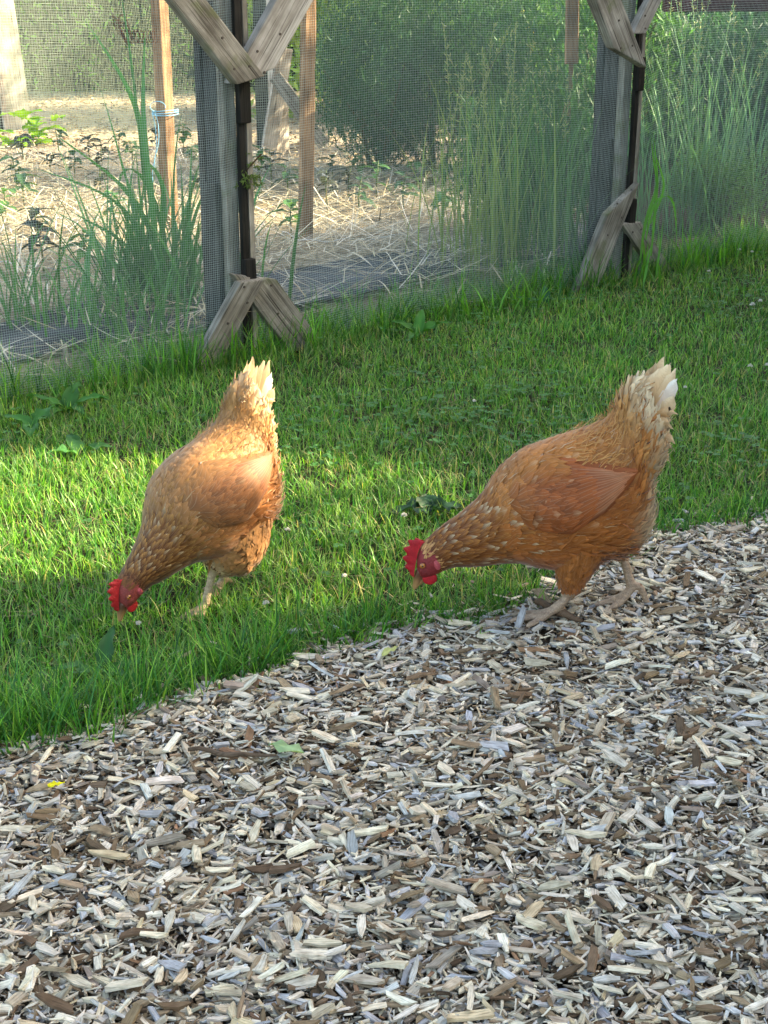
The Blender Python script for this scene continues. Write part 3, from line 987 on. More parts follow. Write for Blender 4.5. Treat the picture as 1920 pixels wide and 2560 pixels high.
def weed(name, base, leaves, label, cat, col, group=None, seed=0):
    """rosette of broad leaves; leaves = [(az deg, elevation deg, L, W)]"""
    root = empty(name, base, label, cat, group)
    for k, (a, e, L, W) in enumerate(leaves):
        me = leaf_mesh('leaf', L * 0.85, W * 0.85, np.asarray(col) * random.uniform(0.75, 1.2), 0.3, 0.9, 1.0, 9, seed + k)
        o = obj('leaf', me, M['leaf'], root)
        orient(o, (0.004 * math.cos(R(a)), 0.004 * math.sin(R(a)), 0.004), R(a), R(e))
    return root
DG = lin(52, 100, 50)
weed('dock_plant', gnd(1075, 1285), [(185, 22, 0.095, 0.085), (5, 24, 0.09, 0.08), (95, 40, 0.07, 0.07)], 'weed with broad dark green leaves in lawn behind the hen with raised tail', 'weed', lin(34, 66, 40), seed=301)
weed('dandelion_plant', gnd(255, 1690), [(80, 62, 0.10, 0.036), (200, 40, 0.09, 0.034), (320, 35, 0.08, 0.03), (20, 30, 0.07, 0.03)], 'broad-leaved weed in the long grass at the lower left lawn corner', 'weed', DG, seed=311)
weed('dandelion_plant', gnd(1045, 845), [(80, 60, 0.13, 0.045), (150, 45, 0.12, 0.05), (20, 45, 0.12, 0.05), (250, 30, 0.1, 0.04)], 'leafy weed at the foot of the netting beside the dark fabric strip', 'weed', lin(64, 120, 44), seed=321)
weed('dandelion_plant', gnd(170, 1030), [(80, 55, 0.12, 0.055), (170, 40, 0.13, 0.05), (10, 40, 0.12, 0.05), (250, 25, 0.1, 0.045), (310, 30, 0.1, 0.045)], 'largest leafy weed on the lawn below the left netting panel', 'weed', lin(58, 110, 46), seed=331)
weed('dandelion_plant', gnd(80, 1075), [(60, 45, 0.11, 0.05), (150, 35, 0.11, 0.045), (280, 25, 0.1, 0.05)], 'leafy weed close to the left picture edge below the netting', 'weed', lin(52, 102, 44), seed=341)
weed('dandelion_plant', gnd(1360, 765), [(85, 70, 0.09, 0.05), (180, 45, 0.07, 0.04)], 'dark round-leaved weed at the netting left of the second post', 'weed', lin(44, 92, 52), seed=351)
weed('dandelion_plant', gnd(200, 1140), [(120, 40, 0.10, 0.05), (210, 30, 0.10, 0.05), (20, 30, 0.09, 0.045)], 'flat leafy weed in shaded lawn left of the pale-backed hen', 'weed', lin(56, 104, 52), seed=361)
weed('dandelion_plant', gnd(690, 800), [(100, 60, 0.09, 0.04), (20, 40, 0.1, 0.04), (180, 35, 0.09, 0.04)], 'leafy weed growing between the two lower braces', 'weed', lin(58, 112, 44), seed=371)

# ------------------------------------------------------------------ white clover flowers
def clover_flower(px, py, label, s=1.0, h=0.045):
    b = gnd(px, py, 0.0)
    s *= 0.72; h *= 0.85
    root = empty('clover_flower', b, label, 'flower', 'white clover flowers in the lawn')
    acc = Acc()
    for _ in range(46):
        u = rng.normal(0, 1, 3); u /= np.linalg.norm(u); u[2] = abs(u[2]) * 1.0 - 0.25 * (rng.random() < 0.4)
        p = u * 0.0075 * s
        V, F = tube([p * 0.3, p * 0.8, p * 1.25], [0.0009 * s, 0.0014 * s, 0.0004 * s], 4, closed_ends=False)
        acc.add(V + np.array((0, 0, h)), F, lin(226, 222, 210) * rng.uniform(0.75, 1.0))
    obj('blossom', acc.mesh('blossom'), M['petal'], root)
    V, F = tube([(0, 0, -0.01), (0.002, 0.001, h * 0.5), (0, 0, h)], 0.0009, 5)
    obj('stem', mesh_from('stem', V, F, np.full((len(V), 3), lin(90, 130, 60))), M['leaf'], root)
for k, (px, py, lb, s) in enumerate([
    (1010, 1335, 'white clover flower just left above the red comb of the brown hen', 1.0),
    (720, 1372, 'white clover flower in sunlit grass right of the pale-backed hen', 0.9),
    (862, 1490, 'white clover flower in dark grass between the two hens', 0.8),
    (667, 1560, 'white clover flower in dark grass below the pale-backed hen', 0.9),
    (350, 1612, 'white clover flower in the shaded grass at lower left', 0.8),
    (1846, 650, 'white clover flower by the netting at the upper right, left of a pair', 1.2),
    (1878, 655, 'white clover flower by the netting at the upper right, right of a pair', 1.0),
    (1878, 792, 'white clover flower at the right picture edge above mid lawn', 1.4),
    (1898, 782, 'pale clover flower at the very right edge of the upper lawn', 1.1),
    (1872, 950, 'white clover flower right of the brown hen tail', 1.1),
    (1710, 1005, 'small white clover flower beside the brown hen tail tip', 0.8),
    (1915, 947, 'clover flower cut by the right picture edge', 1.0),
    (1185, 1040, 'single white clover flower on the mid lawn left of the brown hen back', 0.8),
    (1770, 705, 'budding clover flower below the long grass at the second post', 1.0)]):
    clover_flower(px, py, lb, s)

# ------------------------------------------------------------------ straw, weed fabric
def build_straw():
    n = 17000
    y = rng.uniform(3.3, 7.9, n); x = rng.uniform(-3.2, 0.75, n)
    fs = fence_side(x, y)
    cover = fbm2(x, y, 2.3, 71)
    strip = (fs > -0.70) & (fs < -0.30)
    tt_ = (x - FA.x) * FE.x + (y - FA.y) * FE.y
    win = ((tt_ > -0.95) & (tt_ < -0.22)) | ((tt_ > 0.42) & (tt_ < 0.92))
    ok = (fs < -0.06) & ((fs < -0.28) | (rng.random(n) < 0.3)) & (x < 0.62 + (y - 5) * 0.05) & (~strip | (rng.random(n) < np.where(win, np.clip((cover - 0.5) * 2.0, 0.05, 0.3), 0.95)))
    x, y = x[ok], y[ok]; n = len(x)
    z = 0.022 + fbm2(x, y, 3.0, 21) * 0.05 + rng.random(n) ** 2 * 0.05
    L = rng.uniform(0.08, 0.32, n)
    az = rng.uniform(0, 2 * np.pi, n)
    r = np.stack([x, y, z], -1)
    c = np.array([lin(206, 194, 164), lin(190, 176, 142), lin(228, 220, 200), lin(164, 146, 112)])[rng.integers(0, 4, n)] * rng.uniform(0.7, 1.15, (n, 1))
    V, F, C = blades(r, L, rng.uniform(0.003, 0.0055, n), az, rng.normal(1.5, 0.14, n), rng.normal(0.1, 0.25, n), c, c * 1.05, 3, 0.0, [1, 1, 0.95])
    V2, F2, C2 = blades(r + np.array((0, 0, 0.001)), L, rng.uniform(0.003, 0.005, n), az, rng.normal(1.5, 0.14, n), rng.normal(0.1, 0.25, n), c, c, 3, 1.2, [1, 1, 0.95])
    acc = Acc().add(V, F, C).add(V2[:len(V2) // 7 * 3 // 7 * 7], F2[F2.max(1) < len(V2) // 7 * 3 // 7 * 7], C2[:len(V2) // 7 * 3 // 7 * 7])
    obj('straw', acc.mesh('straw'), M['straw'], kind='stuff', label='loose sunlit straw mulch spread over the vegetable bed', cat='straw')
build_straw()
def fabric_strip():
    nx, ny = 90, 14
    V = []
    for i in range(nx):
        for j in range(ny):
            a = -2.2 + 4.4 * i / (nx - 1); d = 0.30 + 0.40 * j / (ny - 1)
            q = FA + FE * a - FN * d
            V.append((q.x, q.y, 0.020 + fbm2(q.x, q.y, 3.0, 21) * 0.04 + noise2(q.x, q.y, 7.0, 3) * 0.02 - 0.02 * (j in (0, ny - 1))))
    F = [(i * ny + j, (i + 1) * ny + j, (i + 1) * ny + j + 1, i * ny + j + 1) for i in range(nx - 1) for j in range(ny - 1)]
    obj('weed_fabric', mesh_from('weed_fabric', V, F), M['fabric'], label='dark blue-grey woven weed fabric strip lying behind the netting', cat='fabric')
fabric_strip()

# ------------------------------------------------------------------ stakes, twine, wire
def ground_stake(px, py_base, py_top, W, T, nrm, mat, label, name='stake', lean_px=0, Y=None):
    b = gnd(px, py_base)
    top = at_y(px + lean_px, py_top, b.y)
    d = (top - b).normalized()
    return place_board(name, b - d * 0.05, top + d * 0.35, W, T, nrm, mat, None, int(px), label=label, cat='stake')
st1 = ground_stake(428, 600, 0, 0.060, 0.045, (-0.72, -0.7, 0), M['tanwood'], 'tan square garden stake tied with blue twine', lean_px=-30)
st2 = ground_stake(763, 640, 0, 0.046, 0.040, (0.5, -0.86, 0), M['tanwood'], 'tan garden stake standing in straw right of the braced post', lean_px=8)
ys = 5.6
p0 = at_y(1418, 330, ys); p1 = at_y(1430, 118, ys); p2 = at_y(1432, -60, ys)
place_board('stake', gnd(1410, 480) * 0 + Vector((p0.x, ys, 0.0)), p1, 0.016, 0.014, (0, -1, 0), M['tanwood'], None, 5, label='thin reddish stake behind the netting near the second post', cat='stake')
place_board('stake_top', p1 + Vector((0, -0.004, -0.06)), p2, 0.05, 0.02, (0.2, -1, 0), M['tanwood'], bpy.data.objects['stake.002'], 6)
sq = gnd(168, 928)
place_board('stake', sq + Vector((0, 0, -0.03)), sq + Vector((0, 0, 0.075)), 0.012, 0.008, (0, -1, 0), M['palewood'], None, 7, label='short pale wooden peg behind the lower left netting', cat='stake')

def twine():
    # wrap round the first stake
    mw = st1.matrix_world
    bpy.context.view_layer.update()
    b = gnd(428, 600)
    c = at_y(413, 280, b.y)
    acc = Acc()
    for k in range(3):
        pts = []
        for i in range(25):
            t = i / 24 * 2 * math.pi
            q = Vector((math.cos(t) * 0.052, math.sin(t) * 0.048, 0.006 * (k - 1) + 0.004 * math.sin(t + k)))
            pts.append(c + q)
        V, F = tube(pts, 0.0018, 6); acc.add(V, F)
    for s, L in ((-1, 0.28), (-0.75, 0.22)):
        pts = [c + Vector((s * 0.045, -0.05, -L * t + 0.01 * math.sin(t * 9))) + Vector((0.012 * math.sin(t * 5), 0, 0)) for t in np.linspace(0, 1, 14)]
        V, F = tube(pts, 0.0015, 6); acc.add(V, F)
    pts = [c + Vector((-0.02 + 0.03 * math.cos(t), -0.055, 0.025 + 0.02 * math.sin(t))) for t in np.linspace(-0.5, 4.2, 14)]
    V, F = tube(pts, 0.0015, 6); acc.add(V, F)
    obj('twine', acc.mesh('twine'), M['bluetwine'], label='blue twine knotted round the tan stake with hanging ends', cat='twine')
    a = gnd(700, 560, 0.09); pts = []
    ends = [at_y(705, 580, 5.3), at_y(760, 602, 5.35), at_y(860, 600, 5.45), at_y(1000, 590, 5.6)]
    P = np.array(ends); tt = np.linspace(0, 3, 40); pts = np.stack([np.interp(tt, range(4), P[:, i]) for i in range(3)], -1)
    pts[:, 2] += 0.006 * np.sin(tt * 7)
    V, F = tube(pts, 0.002, 5)
    obj('twine', mesh_from('twine', V, F), M['whitetwine'], label='white twine running past the second tan stake above the straw', cat='twine')
    P = np.array([at_y(0, 655, 4.75), at_y(60, 665, 4.8), at_y(200, 682, 4.95), at_y(330, 690, 5.05)])
    pts = np.stack([np.interp(tt, range(4), P[:, i]) for i in range(3)], -1); pts[:, 2] += 0.006 * np.sin(tt * 6)
    V, F = tube(pts, 0.002, 5)
    obj('twine', mesh_from('twine', V, F), M['whitetwine'], label='white twine over the straw at the left edge', cat='twine')
    # rusty tangled wire
    Y = 4.6
    c = at_y(322, 85, Y); pts = []
    r = random.Random(4)
    for i in range(150):
        t = i / 149
        if t < 0.62:
            ph = t * 70
            pts.append(c + Vector((-0.02 + 0.018 * math.cos(ph) + 0.012 * math.sin(t * 17), 0.012 * math.sin(ph * 0.7), 0.036 * math.sin(ph * 0.93) + 0.012 * math.cos(t * 23) + 0.012)))
        else:
            u = (t - 0.62) / 0.38
            ph = u * 44
            pts.append(c + Vector((u * 0.085 + 0.006 * math.cos(ph), 0.012 * math.cos(ph), -0.008 + 0.019 * math.sin(ph))))
    V, F = tube(pts, 0.0013, 5)
    obj('wire_tangle', mesh_from('wire_tangle', V, F), M['rust'], label='rusty coiled wire tangled beside the tan stake', cat='wire')
twine()

# ------------------------------------------------------------------ tall grass clumps (each blade an object)
def ribbon(name, pts, w, col, fold=0.3, sidehint=None, tip=None):
    """one long grass leaf through pts; keel-folded"""
    P = np.asarray(pts, float); n = len(P)
    T = np.gradient(P, axis=0); T /= np.linalg.norm(T, axis=1)[:, None]
    s0 = np.array(sidehint if sidehint is not None else (1.0, 0.0, 0.0))
    S = np.cross(T, np.cross(s0, T)); S /= np.linalg.norm(S, axis=1)[:, None] + 1e-9
    Nn = np.cross(S, T)
    t = np.linspace(0, 1, n)
    prof = np.minimum(1, 0.45 + t * 2.5) * (1 - t ** 2.6)
    prof[-1] = 0.02
    V, C = [], []
    col = np.asarray(col); tip = col if tip is None else np.asarray(tip)
    for i in range(n):
        for s in (-1, 0, 1):
            V.append(P[i] + S[i] * s * w * 0.5 * prof[i] + Nn[i] * abs(s) * fold * w * 0.5 * prof[i])
            C.append((col * (1 - t[i]) + tip * t[i]) * (1.12 if s == 0 else 1))
    F = []
    for i in range(n - 1):
        for k in range(2):
            a = i * 3 + k
            F.append((a, a + 3, a + 4, a + 1))
    return mesh_from(name, V, F, np.array(C))

def arc_blade(base, az, L, lean, curl, n=9, twist=0.0):
    p = np.array(base, float); pts = [p.copy()]
    for k in range(n - 1):
        th = lean + curl * (k / (n - 2)) ** 1.6
        a = az + twist * k / n
        p = p + L / (n - 1) * np.array((math.sin(th) * math.cos(a), math.sin(th) * math.sin(a), math.cos(th)))
        pts.append(p.copy())
    return pts

def grass_clump(name, base, nb, hmin, hmax, w0, w1, col, label, group=None, spread=0.05, lean=(0.05, 0.35), curl=(0.2, 1.1), seed=0, extra=(), cat='tall grass', az_bias=None, seeds=0):
    r = random.Random(seed)
    root = empty(name, base, label, cat, group, 'thing')
    for k in range(nb):
        b = (r.gauss(0, spread), r.gauss(0, spread * 0.6), -0.02)
        az = r.uniform(0, 6.28) if az_bias is None else r.gauss(az_bias, 0.9)
        pts = arc_blade(b, az, r.uniform(hmin, hmax), r.uniform(*lean), r.uniform(*curl), 9, r.uniform(-0.4, 0.4))
        c = np.asarray(col) * r.uniform(0.7, 1.3)
        obj('blade', ribbon('blade', pts, r.uniform(w0, w1), c, 0.3, (math.cos(az + 1.57), math.sin(az + 1.57), 0), c * 1.25), M['leaf'], root)
    for k in range(seeds):
        b = (r.gauss(0, spread), r.gauss(0, spread * 0.6), -0.02); az = r.uniform(0, 6.28)
        P = np.array(arc_blade(b, az, r.uniform(0.85, 1.1) * hmax, r.uniform(0.0, 0.15), r.uniform(0.05, 0.35), 9))
        acc = Acc(); V, F = tube(P, 0.0012, 4); acc.add(V, F, np.asarray(col) * 1.2)
        for j in range(26):
            t = r.uniform(5.4, 7.95); i = int(t); q = P[i] + (P[i + 1] - P[i]) * (t - i) if i < 8 else P[8]
            d = np.array((r.gauss(0, 1), r.gauss(0, 1), r.uniform(0.5, 2.0))); d /= np.linalg.norm(d)
            V, F = tube([q, q + d * 0.008, q + d * 0.017], [0.0008, 0.0019, 0.0003], 4); acc.add(V, F, lin(168, 176, 120) * r.uniform(0.7, 1.1))
        obj('seed_head', acc.mesh('seed_head'), M['leaf'], root)
    for pts, w in extra:
        P = np.array([np.array(q) - np.array(base) for q in pts])
        tt = np.linspace(0, len(P) - 1, 14)
        P2 = np.stack([np.interp(tt, range(len(P)), P[:, i]) for i in range(3)], -1)
        # soften the kinks
        for _ in range(3): P2[1:-1] = (P2[:-2] + 2 * P2[1:-1] + P2[2:]) / 4
        c = np.asarray(col) * r.uniform(0.85, 1.25)
        obj('blade', ribbon('blade', P2, w, c, 0.25, (1, -0.3, 0), c * 1.2), M['leaf'], root)
    return root

YL = 4.35
bl = gnd(440, 800); bl = Vector((at_y(430, 800, YL).x, YL, 0.0))
big = []
for pts, w in [
    ([(395, 700), (385, 500), (360, 380), (350, 270), (290, 160), (208, 45)], 0.018),
    ([(400, 720), (370, 420), (358, 300), (358, 180), (364, 70)], 0.014),
    ([(370, 650), (330, 480), (312, 440), (285, 330), (248, 210)], 0.007),
    ([(372, 600), (355, 380), (330, 160), (312, 40), (300, -30)], 0.007),
    ([(430, 760), (380, 560), (300, 450), (200, 380), (135, 335)], 0.013),
    ([(440, 800), (380, 640), (320, 520), (240, 470), (85, 420)], 0.013),
    ([(440, 800), (420, 640), (390, 480), (330, 400), (290, 440), (300, 500)], 0.012),
    ([(430, 760), (400, 600), (420, 480), (380, 400), (312, 392)], 0.014),
    ([(450, 800), (445, 640), (430, 500), (440, 360), (455, 275)], 0.007),
    ([(450, 800), (460, 640), (480, 520), (505, 440)], 0.008),
    ([(440, 780), (330, 670), (230, 650), (100, 690)], 0.010),
    ([(430, 780), (380, 700), (330, 660), (255, 800)], 0.018),
    ([(440, 800), (400, 700), (300, 590), (230, 560), (165, 520)], 0.010),
    ([(440, 800), (470, 600), (500, 500), (515, 480)], 0.010)]:
    big.append(([at_y(px, py, YL + random.uniform(-0.08, 0.06)) for px, py in pts], w * 1.35))
DGR = lin(68, 118, 72)
grass_clump('tall_grass', bl, 150, 0.22, 0.62, 0.006, 0.017, DGR, 'large clump of broad dark green grass against the braced post', None, 0.11, (0.02, 0.55), (0.15, 1.2), 11, big)
for k, (px, Y, nb, h0, h1, lb, col) in enumerate([
    (330, 4.32, 70, 0.30, 0.62, 'arching dark grass left of the largest clump and the tied stake', lin(56, 104, 60)),
    (30, 4.15, 30, 0.25, 0.55, 'sparse tall grass behind the netting at the left edge', lin(66, 112, 66)),
    (150, 4.1, 34, 0.2, 0.42, 'short grass clump on the dark fabric behind the left netting', lin(70, 118, 62)),
    (300, 4.0, 60, 0.16, 0.36, 'leafy grass at the netting foot left of the braced post', lin(66, 116, 58))]):
    b = Vector((at_y(px, 700, Y).x, Y, 0))
    if fence_side(b.x, b.y) > -0.06: b = b - FN * (fence_side(b.x, b.y) + 0.08)
    grass_clump('tall_grass', b, nb, h0, h1, 0.004, 0.012, col, lb, None, 0.08, (0.02, 0.5), (0.1, 1.1), 20 + k)
# yellow-green stalks inside the netting left of the second post
for k, (px, dist, nb, h0, h1, lb, col) in enumerate([
    (1190, 0.30, 80, 0.4, 0.85, 'thin yellow-green grass stalks behind the netting beside the straw', lin(118, 138, 72)),
    (1300, 0.28, 110, 0.4, 0.80, 'dense green grass stalks behind the netting, mid-panel', lin(76, 116, 58)),
    (1395, 0.32, 130, 0.35, 0.75, 'dark broad grass behind the netting touching the second post', lin(50, 96, 52))]):
    d = fence_pt(px, 700, -dist)
    grass_clump('tall_grass', Vector((d.x, d.y, 0)), nb, h0, h1, 0.003, 0.009, col, lb, None, 0.10, (0.0, 0.25), (0.0, 0.9), 40 + k, seeds=9)
for k, (px, dist, nb, h0, h1, lb, col) in enumerate([
    (1640, 0.50, 50, 0.4, 0.8, 'blue-green grass behind the netting just past the second post', lin(86, 132, 96)),
    (1720, 0.45, 60, 0.45, 1.0, 'tall seeding grass behind the far right netting', lin(110, 148, 108)),
    (1830, 0.55, 70, 0.4, 0.95, 'bushy blue-green grass behind the netting near the right edge', lin(92, 138, 102)),
    (1930, 0.60, 50, 0.4, 0.9, 'tall grass behind the netting at the very right edge', lin(96, 140, 100))]):
    d = fence_pt(px, 640, -dist)
    grass_clump('tall_grass', Vector((d.x, d.y, 0)), nb, h0, h1, 0.003, 0.007, col, lb, None, 0.11, (0.0, 0.35), (0.0, 0.6), 60 + k, seeds=7)
# bright long grass on the lawn side of the second post
yp = FB.y - 0.12
b = Vector((at_y(1625, 640, yp).x, yp, 0))
ex = []
for pts, w in [([(1600, 660), (1612, 540), (1650, 470), (1632, 400), (1628, 330)], 0.011), ([(1628, 640), (1640, 500), (1645, 440), (1632, 325)], 0.010),
               ([(1615, 600), (1630, 500), (1680, 480), (1690, 540), (1692, 610)], 0.010), ([(1625, 560), (1665, 470), (1650, 420), (1636, 380)], 0.008)]:
    ex.append(([at_y(px, py, yp - 0.02) for px, py in pts], w))
grass_clump('tall_grass', b, 16, 0.10, 0.24, 0.005, 0.010, lin(72, 124, 48), 'bright long grass growing round the foot of the second post', None, 0.05, (0.1, 0.6), (0.3, 1.0), 80, ex)
for k, (px, py, nb, h0, h1, lb) in enumerate([
    (1725, 668, 26, 0.12, 0.24, 'bright green tuft under the netting right of the second post'),
    (1790, 655, 20, 0.10, 0.20, 'bright grass tuft under the right netting next to two clover flowers'),
    (1300, 770, 16, 0.10, 0.20, 'bright grass tuft under the middle of the netting panel'),
    (1210, 790, 14, 0.10, 0.18, 'grass tuft below the netting left of the dark round-leaved weed'),
    (560, 900, 18, 0.10, 0.17, 'grass tuft at the foot of the braced post'),
    (720, 850, 14, 0.10, 0.2, 'grass blades leaning over the wide lower brace'),
    (380, 930, 16, 0.10, 0.19, 'bright grass tuft below the left netting near the brace end'),
    (255, 960, 10, 0.12, 0.2, 'thin pale grass tuft below the left netting')]):
    b = gnd(px, py)
    f = fence_side(b.x, b.y)
    if f < 0.05: b = b + FN * (0.05 - f)
    grass_clump('grass_tuft', b, nb, h0, h1, 0.004, 0.008, lin(86, 142, 50), lb, None, 0.035, (0.05, 0.5), (0.3, 1.1), 90 + k, cat='grass tuft')

# ------------------------------------------------------------------ seedlings in the straw
LEAVES = {}
def seedling(base, s, dark, label, seed):
    r = random.Random(seed)
    root = empty('pepper_seedling', base, label, 'seedling', 'vegetable seedlings in the straw bed')
    h = r.uniform(0.13, 0.2) * s
    V, F = tube([(0, 0, -0.02), (r.uniform(-.01, .01), 0, h * 0.5), (r.uniform(-.015, .015), 0, h)], [0.004 * s, 0.0035 * s, 0.002 * s], 6)
    obj('stem', mesh_from('stem', V, F, np.full((len(V), 3), lin(90, 110, 60))), M['leaf'], root)
    nl = r.randint(7, 11)
    for k in range(nl):
        key = (dark, k % 4)
        if key not in LEAVES:
            LEAVES[key] = leaf_mesh('leaf', 0.10, 0.05, (lin(54, 84, 56), lin(66, 106, 58), lin(48, 54, 44))[dark] * (0.85 + 0.1 * (k % 4)), 0.3, 0.9, 0.3, 6, 500 + k)
        o = obj('leaf', LEAVES[key], M['leaf'], root)
        z = h * (0.45 + 0.55 * k / nl)
        orient(o, (0, 0, z), k * 2.4 + r.uniform(-.4, .4), r.uniform(-0.25, 0.6), r.uniform(-.3, .3), s * r.uniform(0.6, 1.1))
SEED = [
 (95, 610, 1, 2, 'dark purple-leaved seedling in straw near the left edge'), (110, 690, 1, 2, 'dark wilted seedling in front of the left straw rows'),
 (40, 470, .9, 0, 'grey-green seedling at the far left of the straw'), (130, 440, .9, 2, 'dark-leaved seedling under the far left white post'),
 (190, 460, .9, 0, 'seedling behind the tall grass clump, left one'), (260, 430, .85, 2, 'dark seedling seen through the tall grass tips'),
 (330, 420, .85, 0, 'seedling near the foot of the twine-tied stake'), (480, 420, .9, 0, 'seedling between twine-tied stake and braced post'),
 (490, 500, .9, 2, 'dark seedling left against the braced post'), (290, 580, 1, 1, 'green seedling in the middle of the grass clump'),
 (655, 440, .9, 1, 'green seedling right beside the braced post, far row'), (640, 520, .9, 2, 'dark drooping seedling right of the braced post'),
 (720, 500, 1, 0, 'seedling in straw just left of the second stake'), (730, 600, 1, 1, 'bright green weed-like seedling at the second stake foot'),
 (820, 530, 1, 2, 'dark-leaved seedling right of the second stake'), (900, 540, 1, 0, 'seedling on bare straw in the middle of the bed'),
 (830, 450, .9, 0, 'far seedling right of the second stake, back row'), (900, 455, .9, 1, 'far seedling below the dark bush, back row left'),
 (960, 460, .9, 0, 'far seedling below the dark bush, back row middle'), (1040, 470, .9, 1, 'far seedling below the dark bush, back row right'),
 (1010, 530, .9, 0, 'seedling near the thin yellow stalks'), (1110, 560, 1, 1, 'slender seedling at the edge of the thin stalks'),
 (220, 690, .9, 1, 'small green seedling in front straw left of the braced post'), 
 (60, 405, .95, 2, 'dark seedling in the back row below the yellow-green plant'), (150, 400, .95, 0, 'grey-green seedling in the back row, left of the grass tips'),
 (225, 395, .9, 2, 'dark seedling in the back row just left of the tied stake'), (300, 385, .9, 0, 'back row seedling touching the tied stake on its left'),
 (390, 395, .9, 2, 'back row dark seedling right behind the tied stake'), (460, 385, .9, 1, 'back row green seedling against the braced post'),
 (680, 470, 1, 2, 'dark seedling in straw between braced post and second stake, back one'), (870, 500, 1, 2, 'dark seedling in the middle row right of the second stake'),
 (940, 500, 1, 1, 'green seedling in the middle row below the dark bush'), (1060, 510, 1, 2, 'dark seedling in the middle row near the thin stalks'),
 (60, 520, 1, 0, 'grey-green seedling in the left middle straw row'), (250, 500, 1, 2, 'dark seedling in the middle row inside the grass clump'), (20, 560, 1, 1, 'green seedling cut by the left picture edge')]
for k, (px, py, s, dk, lb) in enumerate(SEED):
    seedling(gnd(px, py, 0.03), s * 1.0, dk, lb, 700 + k)

# light leafy plant by the far left post
pl = gnd(70, 372)
root = empty('leafy_plant', pl, 'bright yellow-green leafy plant at the foot of the far left post', 'plant')
for k in range(26):
    me = leaf_mesh('leaf', 0.15, 0.09, lin(126, 168, 56) * random.uniform(0.8, 1.2), 0.2, 0.8, 0.8, 6, 800 + k)
    o = obj('leaf', me, M['leaf'], root)
    orient(o, (random.gauss(0, 0.09), random.gauss(0, 0.06), random.uniform(0.02, 0.2)), random.uniform(0, 6.3), random.uniform(-0.1, 0.9))
# cedar twig hooked on the post
tw = fence_pt(622, 418, 0.02)
root = empty('cedar_twig', tw, 'small green conifer twig poking through the netting at the braced post', 'twig')
acc = Acc()
for k in range(26):
    r0 = np.array((random.uniform(-0.035, 0.035), random.uniform(-0.015, 0.015), random.uniform(-0.05, 0.035)))
    for j in range(7):
        d = np.array((random.gauss(0, 1), random.gauss(0, 0.6), random.gauss(-0.4, 0.8))); d /= np.linalg.norm(d)
        V, F = tube([r0, r0 + d * 0.007, r0 + d * 0.013], [0.0012, 0.0015, 0.0004], 4)
        acc.add(V, F, lin(104, 124, 60) * random.uniform(0.7, 1.2))
obj('foliage', acc.mesh('foliage'), M['leaf'], root)
V, F = tube([(-0.03, 0, -0.05), (0, 0.004, 0), (0.035, 0, 0.035)], [0.001, 0.002, 0.0025], 5)
obj('stem', mesh_from('stem', V, F, np.full((len(V), 3), lin(90, 70, 45))), M['leaf'], root)

# ------------------------------------------------------------------ bushes and hedges
def leaf_quads(P, size, aspect, dirs, cols, jit=0.5):
    """diamond leaves, two triangles folded on the midrib; arrays"""
    n = len(P)
    d = dirs + rng.normal(0, jit, (n, 3)); d /= np.linalg.norm(d, axis=1)[:, None]
    r = rng.normal(0, 1, (n, 3)); s = np.cross(d, r); s /= np.linalg.norm(s, axis=1)[:, None]
    nn = np.cross(s, d)
    L = size[:, None]; W = (size * aspect)[:, None]
    V = np.stack([P, P + d * L * 0.45 + s * W * 0.5 + nn * W * 0.12, P + d * L, P + d * L * 0.45 - s * W * 0.5 + nn * W * 0.12], 1).reshape(-1, 3)
    F = (np.array([(0, 1, 2), (0, 2, 3)])[None] + (np.arange(n) * 4)[:, None, None]).reshape(-1, 3)
    return V, F, np.repeat(cols, 4, 0)

def bush(name, base, rx, ry, h, n, size, aspect, col, label, cat='bush', upward=0.6, stems=7, seed=0, jit=0.5, group=None, core=0.0, lump=0.35):
    r = np.random.default_rng(seed)
    root = empty(name, base, label, cat, group)
    u = r.normal(0, 1, (n, 3)); u /= np.linalg.norm(u, axis=1)[:, None]
    rad = r.random(n) ** 0.45
    # lumpy outline: sprays gathered around clump centres
    k = 26
    cc = r.normal(0, 1, (k, 3)); cc /= np.linalg.norm(cc, axis=1)[:, None]; cc *= r.uniform(0.45, 1.12, (k, 1))
    own = r.integers(0, k, n)
    P = np.where((r.random(n) < 0.65)[:, None], cc[own] + u * rad[:, None] * lump, u * rad[:, None])
    P = P * np.array((rx, ry, h * 0.5)) + np.array((0, 0, h * 0.52))
    P = P[P[:, 2] > 0.02]; n = len(P); u = u[:n]
    dirs = u * 0.6 + np.array((0, 0, upward))
    cols = np.asarray(col) * r.uniform(0.55, 1.35, (n, 1)) * r.uniform(0.93, 1.07, (n, 3))
    V, F, C = leaf_quads(P, size * r.uniform(0.6, 1.4, n), aspect, dirs, cols, jit)
    obj('crown', mesh_from('crown', V, F, C), M['leaf'], root)
    acc = Acc()
    for j in range(stems):
        e = cc[j % k] * np.array((rx, ry, h * 0.5)) + np.array((0, 0, h * 0.5))
        V, F = tube([np.array((r.normal(0, .04), r.normal(0, .04), -0.05)), e * np.array((0.4, 0.4, 0.55)), e], [0.012, 0.008, 0.003], 5)
        acc.add(V, F, lin(80, 84, 52))
    obj('stem', acc.mesh('stem'), M['leaf'], root)
    return root
def bpos(px, py): return gnd(px, py)
bush('feathery_bush', bpos(955, 452), 0.36, 0.42, 1.05, 12000, 0.045, 0.14, lin(54, 92, 60), 'dark feathery bush behind the second tan stake', seed=1, upward=0.9)
bush('feathery_bush', bpos(1085, 448), 0.55, 0.5, 1.15, 15000, 0.045, 0.14, lin(54, 92, 60), 'dark feathery bush in the middle behind the straw bed', seed=2, upward=0.9)
